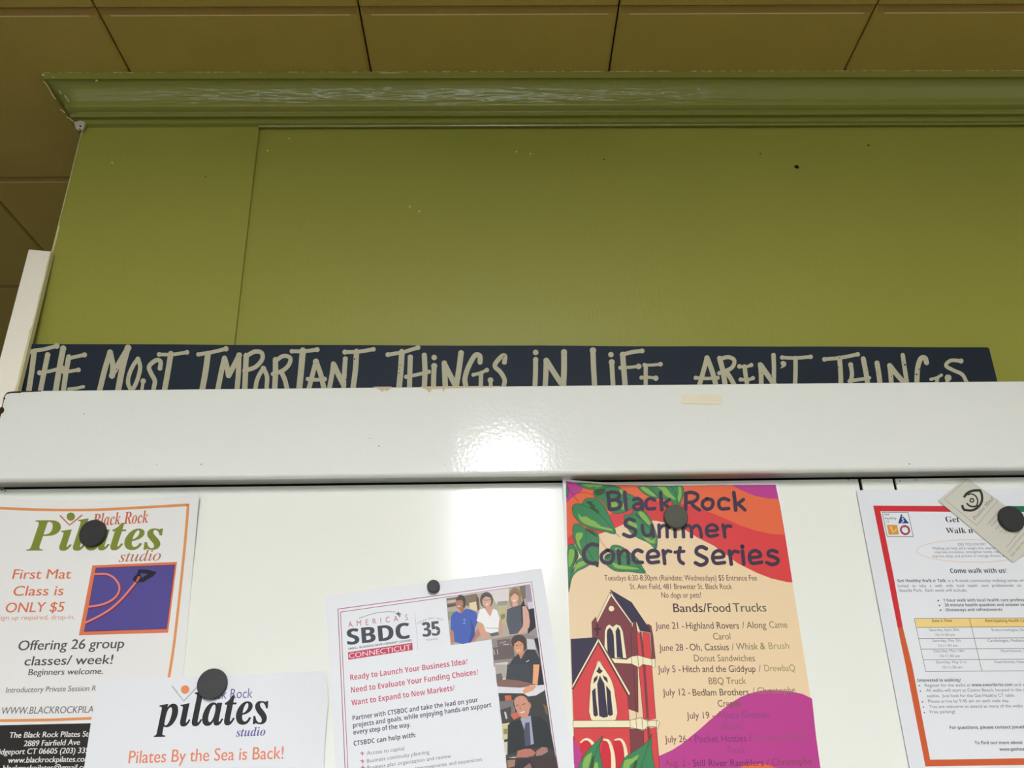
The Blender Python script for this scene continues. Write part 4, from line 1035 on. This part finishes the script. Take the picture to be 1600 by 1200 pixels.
ti((w_-1, (484, 296), (455, 284), (430, 300), (432, 325), (462, 338), (490, 355), (486, 382), (455, 394), (418, 380)))
ti((w_-2, (534, 324), (538, 360), (556, 388), (586, 380), (596, 350)), (w_-2, (594, 322), (600, 360), (604, 394)))
ti((w_-2, (638, 322), (640, 360), (640, 396)), (w_-3, (642, 345), (665, 325), (686, 335), (690, 396)), (w_-3, (692, 345), (715, 325), (736, 338), (740, 396)))
ti((w_-2, (786, 322), (790, 360), (792, 396)), (w_-3, (792, 345), (815, 325), (838, 338), (842, 396)), (w_-3, (844, 345), (868, 325), (892, 338), (904, 396)))
ti((w_-3, (940, 358), (1000, 354), (996, 330), (968, 320), (940, 335), (936, 370), (956, 392), (1004, 384)))
ti((w_-2, (1038, 322), (1046, 360), (1050, 396)), (w_-4, (1046, 352), (1062, 328), (1088, 330)))
ti((w_, (252, 448), (215, 442), (180, 468), (168, 505), (182, 545), (215, 560), (252, 562)), (12, (244, 552), (256, 580)))
ti((w_-1, (316, 478), (346, 490), (354, 520), (340, 552), (312, 560), (284, 544), (280, 508), (316, 478)))
ti((w_-1, (384, 482), (388, 520), (392, 562)), (w_-2, (392, 505), (415, 482), (440, 488), (446, 520), (448, 562)))
ti((w_-1, (532, 488), (505, 478), (482, 492), (476, 520), (490, 550), (534, 556)))
ti((w_-2, (568, 524), (632, 516), (628, 490), (602, 480), (574, 494), (566, 528), (584, 556), (636, 552)))
ti((w_-1, (664, 482), (670, 520), (674, 562)), (w_-3, (670, 508), (690, 484), (712, 488)))
ti((w_-1, (770, 464), (762, 510), (768, 545), (790, 562)), (w_-4, (738, 492), (765, 488), (794, 486)))
ti((w_, (934, 470), (905, 458), (876, 470), (874, 498), (905, 516), (936, 535), (930, 560), (898, 572), (866, 558)))
ti((w_-2, (978, 526), (1040, 520), (1036, 494), (1010, 482), (982, 496), (974, 530), (992, 560), (1048, 556)))
ti((w_-1, (1078, 484), (1084, 520), (1090, 566)), (w_-3, (1086, 512), (1106, 486), (1134, 490)))
ti((w_-1, (1160, 484), (1164, 520), (1168, 566)), (w_+2, (1158, 455), (1160, 458)))
ti((w_-2, (1208, 526), (1270, 518), (1264, 492), (1238, 482), (1210, 496), (1204, 530), (1222, 560), (1280, 554)))
ti((w_-2, (1376, 490), (1346, 480), (1322, 492), (1326, 512), (1356, 522), (1382, 538), (1374, 560), (1342, 568), (1312, 556)))
P4.layer = 9
PD = (88, 50, 54)
P4.text('printed_text', 'Tuesdays 6:30-8:30pm (Raindate: Wednesdays) $5 Entrance Fee', 298, 668, 1252, 668, 34, PD, bold=.004, **KP)
P4.text('printed_text', 'St. Ann Field, 481 Brewster St. Black Rock', 458, 722, 1096, 722, 34, PD, bold=.004, **KP)
P4.text('printed_text', 'No dogs or pets!', 655, 776, 902, 775, 34, PD, bold=.004, **KP)
P4.text('printed_text', 'Bands/', 730, 866, 938, 865, 54, (72, 50, 54), bold=.018, **KP)
P4.text('printed_text', 'Food', 946, 865, 1086, 864, 54, (70, 68, 52), bold=.018, **KP)
P4.text('printed_text', 'Trucks', 1104, 864, 1311, 862, 54, (96, 96, 68), bold=.018, **KP)
D_, B_, Fd, V_ = (116, 56, 74), (78, 56, 50), (138, 126, 88), (134, 50, 108)
BR_ = (104, 88, 60)
for t, xa_, ya_, xb_, yb_, c in (('June 21 -', 602, 128, 777, 127, D_), ('Highland Rovers', 790, 127, 1112, 126, B_), ('/ Along', 1132, 125, 1278, 123, BR_), ('Came', 1298, 122, 1408, 121, Fd), ('Carol', 955, 193, 1060, 192, (126, 104, 64)),
        ('June 28 -', 625, 262, 800, 260, D_), ('Oh, Cassius', 812, 259, 1050, 257, B_), ('/ Whisk &', 1068, 256, 1272, 252, (128, 116, 78)), ('Brush', 1294, 251, 1418, 249, (158, 146, 108)), ('Donut Sandwiches', 838, 326, 1210, 325, (134, 114, 72)),
        ('July 5 -', 617, 393, 755, 392, D_), ('Hitch and the Giddyup', 770, 392, 1213, 390, B_), ('/', 1232, 388, 1247, 388, Fd), ('DrewbaQ', 1268, 387, 1455, 385, (160, 144, 102)), ('BBQ Truck', 928, 465, 1155, 463, (130, 110, 70)),
        ('July 12 -', 647, 534, 815, 533, D_), ('Bedlam Brothers', 830, 535, 1172, 532, B_), ('/ Christophe', 1195, 526, 1457, 519, (152, 118, 94)), ('Crepes', 983, 602, 1118, 600, (118, 84, 60)),
        ('July 19 -', 793, 675, 962, 673, D_), ('Alpaca Gnomes', 980, 671, 1296, 669, (136, 60, 120)), ('BRYAC', 1008, 744, 1142, 742, (146, 72, 114)),
        ('July 26 -', 660, 820, 820, 817, D_), ('Pocket Hotties /', 845, 818, 1188, 814, (122, 44, 106)), ('DrewbaQ BBQ', 1208, 812, 1518, 805, (156, 78, 112)), ('Truck', 1040, 886, 1150, 884, (150, 62, 110)),
        ('Aug. 2 -', 660, 966, 815, 964, (150, 44, 100)), ('Still River Ramblers', 832, 966, 1262, 963, (98, 36, 88)), ('/ Christophe', 1282, 960, 1557, 954, (134, 62, 84))):
    P4.text('printed_text', t, xa_, ya_, xb_, yb_, 41, c, bold=.006, **KQ)
P4E = {0: [(900, 750.6), (930, 753), (980, 755.2), (1050, 756), (1130, 755.2)]}
sheet_thing('poster', P4, ((879, 747.6), (1215.3, 752.6), (1296, 1300), (901, 1300)), M_GLOSS_PAPER,
            'colourful poster with green leaves, a red church and a large dark title', 'poster', 'papers held on the white cabinet', edges=P4E)

# ---- sheet with red, green and orange border, right
P5 = Sheet(.8343, radians(-1.0), ((1420, 950), (1370, 950), .003, 1.7))
A5 = dict(k=5.926, o=(1330, 740)); B5 = dict(k=6.154, o=(1340, 900)); C5 = dict(k=6.154, o=(1340, 1040)); L5 = dict(k=20, o=(1370, 790))
T5 = (104, 102, 104); T5b = (72, 70, 72); RE = (206, 44, 52); OG = (206, 92, 48); GN = (34, 108, 74)
P5.poly('printed_border', [(204, 297), (1180, 301), (1180, 357), (270, 349)], RE, **A5)
P5.poly('printed_border', [(1180, 301), (2350, 300), (2350, 352), (1180, 357)], GN, **A5)
P5.poly('printed_border', [(1330+204/5.926, 740+297/5.926), (1330+270/5.926, 740+349/5.926), (1340+345/6.154, 900), (1340+435/6.154, 900+495/6.154), (1340+385/6.154, 900+495/6.154), (1340+287/6.154, 900)], RE)
P5.poly('printed_border', [(1340+385/6.154, 900+495/6.154), (1340+435/6.154, 900+495/6.154), (1340+525/6.154, 1040), (1340+698/6.154, 1040+905/6.154), (1340+652/6.154, 1040+970/6.154), (1340+462/6.154, 1040)], OG)
P5.poly('printed_border', [(652, 970), (698, 905), (2300, 880), (2310, 944)], OG, **C5)
P5.rule('logo_figure', (165, 207), (975, 212), 24, (138, 146, 140), **L5); P5.rule('logo_figure', (325, 965), (1140, 970), 24, (138, 146, 140), **L5)
P5.rule('logo_figure', (165, 207), (325, 965), 24, (138, 146, 140), **L5); P5.rule('logo_figure', (975, 212), (1140, 970), 24, (138, 146, 140), **L5)
P5.layer += 1
P5.text('logo_lettering', 'Get', 240, 305, 395, 303, 62, (108, 112, 98), 'sb', **L5)
P5.text('logo_lettering', 'Healthy', 258, 430, 622, 428, 66, (84, 122, 120), 'sb', **L5)
P5.text('logo_lettering', 'CT', 285, 535, 398, 533, 62, (112, 136, 132), 'sb', **L5)
P5.poly('logo_figure', [(760, 255), (1010, 555), (665, 557)], (34, 54, 108), **L5)
P5.stroke('logo_figure', [(775, 530), (840, 480), (795, 420), (830, 395)], 34, (196, 204, 228), keep=False, **L5); P5.disc('logo_figure', (800, 340), 26, (196, 204, 228), keep=False, **L5)
P5.poly('logo_figure', [(310, 602), (636, 605), (690, 905), (375, 910)], (216, 148, 62), **L5)
P5.stroke('logo_figure', [(430, 660), (520, 850), (600, 750)], 46, (242, 194, 116), smooth=0, keep=False, **L5)
P5.stroke('logo_figure', [(880+130*cos(t_*pi/12)+.12*130*sin(t_*pi/12), 765+128*sin(t_*pi/12)) for t_ in range(24)], 60, (152, 46, 78), closed=True, smooth=1, keep=False, **L5)
P5.stroke('logo_figure', [(790, 660), (860, 690)], 26, (206, 110, 130), keep=False, **L5)
P5.text('printed_text', 'Get Healthy', 878, 450, 1318, 447, 52, (58, 54, 56), 'b', **A5)
P5.text('printed_text', "Walk n' Talk", 882, 552, 1330, 549, 50, (58, 54, 56), 'b', **A5)
P5.stroke('printed_frame', [(1128+523*cos(t_*pi/24)+.15*104*sin(t_*pi/24), 716+104*sin(t_*pi/24)) for t_ in range(48)], 5, (228, 188, 156), closed=True, smooth=1, **A5)
for t, xa_, ya_, xb_, yb_, h, st in (('DID YOU KNOW?', 992, 668, 1248, 666, 25, 's'), ('Walking can help aid in weight loss, improve mood,', 752, 703, 1452, 700, 24, 's'),
        ('improve circulation, strengthen bones, reduce stress,', 775, 738, 1520, 734, 24, 's'), ('improve sleep, and prevent or manage chronic disease.', 755, 775, 1500, 771, 24, 's')):
    P5.text('printed_text', t, xa_, ya_, xb_, yb_, h, (124, 118, 120), st, **A5)
P5.text('printed_text', 'Come walk with us!', 920, 921, 1440, 918, 42, (70, 66, 70), 'sb', **A5)
for t, xa_, ya_, xb_, yb_, st in (("Get Healthy Walk n' Talk", 385, 59, 850, 58, 'sb'), ('is a 4-week community walking series where', 872, 58, 1668, 55, 's'),
        ('invited   to   take   a   walk   with   local   health   care   professionals   on   the', 388, 108, 1660, 103, 's'), ('Seaside Park.  Each week will include:', 400, 152, 1053, 150, 's'),
        ('1 hour walk with local health care professionals', 828, 247, 1712, 243, 'sb'), ('30 minute health question and answer session', 840, 293, 1700, 288, 'sb'), ('Giveaways and refreshments', 850, 339, 1393, 336, 'sb')):
    P5.text('printed_text', t, xa_, ya_, xb_, yb_, 28, T5 if st == 's' else T5b, st, **B5)
for x, y in ((775, 237), (787, 283), (798, 329)): P5.disc('printed_text', (x, y), 8, T5b, n=8, **B5)
P5.poly('printed_table', [(545, 410), (1900, 401), (1920, 486), (568, 495)], (240, 208, 132), **B5)
TL_ = (122, 112, 100)
for a, b in (((545, 410), (1900, 401)), ((568, 495), (1920, 486)), ((587, 601), (1940, 594)), ((607, 703), (1960, 696)), ((632, 806), (1980, 798)), ((655, 919), (2000, 908)), ((545, 410), (655, 919)), ((1075, 408), (1195, 915))):
    P5.rule('printed_table', a, b, 5, TL_, **B5); P5.layer += 1
P5.text('printed_table', 'Date & Time', 718, 444, 908, 442, 27, (126, 94, 34), 'sb', **B5)
P5.text('printed_table', 'Participating Health Care Professional', 1232, 444, 1850, 440, 27, (126, 94, 34), 'sb', **B5)
for t, xa_, ya_, xb_ in (('Saturday, April 30th', 692, 530, 978), ('10-11:30 am', 752, 578, 935), ('Saturday, May 7th', 722, 633, 990), ('10-11:30 am', 777, 682, 962), ('Saturday, May 14th', 732, 733, 1025),
        ('10-11:30 am', 795, 782, 985), ('Saturday, May 21st', 755, 840, 1050), ('10-11:30 am', 818, 890, 1008), ('Endocrinologist, Nutritionist', 1292, 530, 1750), ('Cardiologist, Pediatrician', 1252, 633, 1665), ('Nutritionist, Internist', 1380, 731, 1740), ('Nutritionist, Internist', 1318, 838, 1670)):
    P5.text('printed_table', t, xa_, ya_, xb_, ya_-2, 25, (124, 120, 120), 's', **B5)
for t, xa_, ya_, xb_, yb_, st in (('Interested in walking?', 577, 156, 995, 153, 'sb'), ('Register for the walks at', 648, 204, 1085, 200, 's'), ('www.eventbrite.com', 1098, 200, 1490, 197, 'sb'), ('and sign up', 1505, 197, 1720, 195, 's'),
        ('All walks will start at Casino Beach, located in the middle', 660, 252, 1712, 246, 's'), ('stables.  Just look for the Get Healthy CT table.', 668, 304, 1515, 299, 's'), ('Please arrive by 9:45 am on each walk day.', 680, 356, 1460, 351, 's'),
        ('You are welcome to attend as many of the walks as', 692, 408, 1640, 401, 's'), ('Free parking!', 697, 459, 938, 457, 's'), ('For questions, please contact Jonathan', 888, 610, 1668, 604, 'sb'),
        ('To find out more about', 1130, 757, 1588, 753, 'sb'), ('www.gethealthyct.org', 1365, 819, 1790, 814, 'sb')):
    P5.text('printed_text', t, xa_, ya_, xb_, yb_, 29, T5 if st == 's' else T5b, st, **C5)
for x, y in ((593, 193), (603, 245), (623, 348), (633, 400), (643, 452)): P5.disc('printed_text', (x, y), 7, T5b, n=8, **C5)
sheet_thing('flyer', P5, ((1338, 766), (1680, 763), (1800, 1215), (1426, 1224)), M_PAPER,
            'white sheet with red, green and orange border band and a table, rightmost of the papers', 'flyer', 'papers held on the white cabinet')

# ---- small card pinned over its corner
P6 = Sheet(.8330, 0)
K6 = dict(k=7.5, o=(1450, 740)); EY = (46, 43, 36); CL = (112, 108, 96)
for a, b in (((462, 62), (193, 300)), ((193, 300), (567, 607)), ((567, 607), (822, 318)), ((822, 318), (462, 62))):
    P6.rule('printed_frame', a, b, 3.5, CL, **K6); P6.layer += 1
def eye(w_, pts): P6.stroke('logo_figure', pts, w_, EY, keep=True, caps=False, **K6); P6.layer += 1
eye(30, [(420, 278), (462, 228), (530, 200), (612, 196)]); eye(28, [(606, 190), (630, 245), (630, 325), (585, 395), (510, 432), (418, 424)]); eye(28, [(432, 432), (408, 400), (402, 368)])
eye(16, [(460, 250), (510, 238), (560, 266), (582, 320), (572, 372)]); eye(20, [(452, 346), (488, 378), (540, 388), (585, 368)])
P6.stroke('logo_figure', [(514+21*cos(t_*pi/8), 314+21*sin(t_*pi/8)) for t_ in range(16)], 15, EY, closed=True, smooth=1, **K6)
def ctext(t, xa_, ya_, xb_, yb_, h, c, st='s', ital=0):
    L_ = math.hypot(xb_-xa_, yb_-ya_); nx_, ny_ = (yb_-ya_)/L_, -(xb_-xa_)/L_
    up0 = P6.up; P6.up = lambda x, y: (nx_, ny_); P6.text('printed_text', t, xa_, ya_, xb_, yb_, h, c, st, **K6); P6.up = up0
ctext('Positive Mind', 548, 548, 770, 298, 42, (84, 80, 72), 'i')
ctext('COUNSELING', 708, 606, 850, 440, 22, (126, 120, 108)); ctext('CONSULTING', 752, 622, 900, 452, 22, (126, 120, 108))
for i, (a, b) in enumerate((((795, 660), (900, 540)), ((835, 655), (930, 545)), ((850, 695), (960, 570)), ((885, 710), (985, 600)), ((925, 705), (1010, 610)))):
    ctext(('therapy', 'coaching', 'hypnosis', 'wellness', 'healing')[i], *a, *b, 18, (142, 136, 124))
ctext('Counselor', 925, 868, 1080, 680, 22, (134, 128, 116)); ctext('Licensed Practitioner', 948, 922, 1150, 680, 22, (134, 128, 116)); ctext('203-256-2616', 985, 975, 1150, 780, 24, (118, 112, 100))
sheet_thing('business_card', P6, ((1465.8, 782.2), (1508, 747), (1641, 838), (1582.3, 879.2)), M_CARD,
            'small grey card with a black eye emblem, turned diagonally under a magnet at the right', 'card')

# ------------------------------------------------------------------ magnets
def magnet(x, y, Y, r, th_, m, label, tilt=(0, 0)):
    bm = bmesh.new(); n = 40
    prof_ = [(0, -th_), (r*.55, -th_+.00005), (r-.0012, -th_), (r-.0004, -th_+.0003), (r, -th_+.0012), (r, -.0008), (r-.0006, 0), (0, 0)]
    rings = []
    for rad, d in prof_:
        rings.append([bm.verts.new((0, d, 0))] if rad == 0 else [bm.verts.new((rad*cos(2*pi*i/n), d, rad*sin(2*pi*i/n))) for i in range(n)])
    for a, b in zip(rings, rings[1:]):
        for i in range(n):
            j = (i+1) % n
            if len(a) == 1: bm.faces.new((a[0], b[i], b[j]))
            elif len(b) == 1: bm.faces.new((a[i], a[j], b[0]))
            else: bm.faces.new((a[i], a[j], b[j], b[i]))
    o = bm_obj('magnet', bm, m, smooth=True)
    md = o.modifiers.new('wn', 'WEIGHTED_NORMAL')
    p = at(x, y, Y-th_); o.location = (p.x, Y, p.z); o.rotation_euler = (radians(tilt[0]), 0, radians(tilt[1]))
    tag(o, label, 'magnet', 'round magnets'); return o
magnet(144, 832, P1.P(145, 833, 30).y-.0004, .0134, .0050, M_MAG, 'large black round magnet on the green-lettered flyer at the far left', (3, -6))
magnet(330.5, 1068.5, P2.P(330, 1068, 12).y-.0004, .0137, .0046, mat('dark_grey_magnet', (66, 66, 65), .7, .35, (400, .5, 4), (100, .12)), 'large dark grey round magnet at the top of the flyer with black italic logo')
magnet(677, 915.5, P3.P(677, 916, 4).y-.0003, .0062, .0060, mat('grey_button_magnet', (70, 70, 69), .7, .35, (400, .4, 4), (100, .1)), 'small round magnet on the top edge of the tilted flyer, the smallest one')
magnet(1056.5, 806.5, P4.P(1057, 807, 300).y-.0003, .0122, .0048, M_MAG2, 'olive grey round magnet in the middle of the poster title')
magnet(1582, 809.5, P6.P(1582, 810, 20).y-.0003, .0130, .0050, M_MAG, 'black round magnet on the diagonal card at the right edge', (2, 2))


# ------------------------------------------------------------------ ceiling lights (out of frame, seen as reflections)
def lamp(x, ya, yb, wd, label):
    """oval surface-mounted light running from ya to yb"""
    y = (ya+yb)/2; e = empty('ceiling_light', (x, y, ZC)); tag(e, label, 'ceiling light')
    def pill(name, w_, l_, z0, z1, m):
        bm = bmesh.new(); r = w_/2; pts = []
        for i in range(17): a = pi*i/16; pts.append((x+r*cos(a), y+l_/2-r+r*sin(a)))
        for i in range(17): a = pi+pi*i/16; pts.append((x+r*cos(a), y-l_/2+r+r*sin(a)))
        lo = [bm.verts.new((*p, z0)) for p in pts]; hi = [bm.verts.new((*p, z1)) for p in pts]
        bm.faces.new(lo); bm.faces.new(hi)
        for i in range(len(pts)): j = (i+1) % len(pts); bm.faces.new((lo[i], lo[j], hi[j], hi[i]))
        return bm_obj(name, bm, m)
    h = pill('lamp_housing', wd+.03, yb-ya+.03, ZC-.070, ZC-.0005, M_LAMPW)
    d = pill('lamp_diffuser', wd, yb-ya, ZC-.080, ZC-.0705, M_LAMP)
    adopt(e, h, d)
lamp(.024, -2.3, -.41, .125, 'long white ceiling light behind the viewer')

bpy.data.objects.remove(_fo)
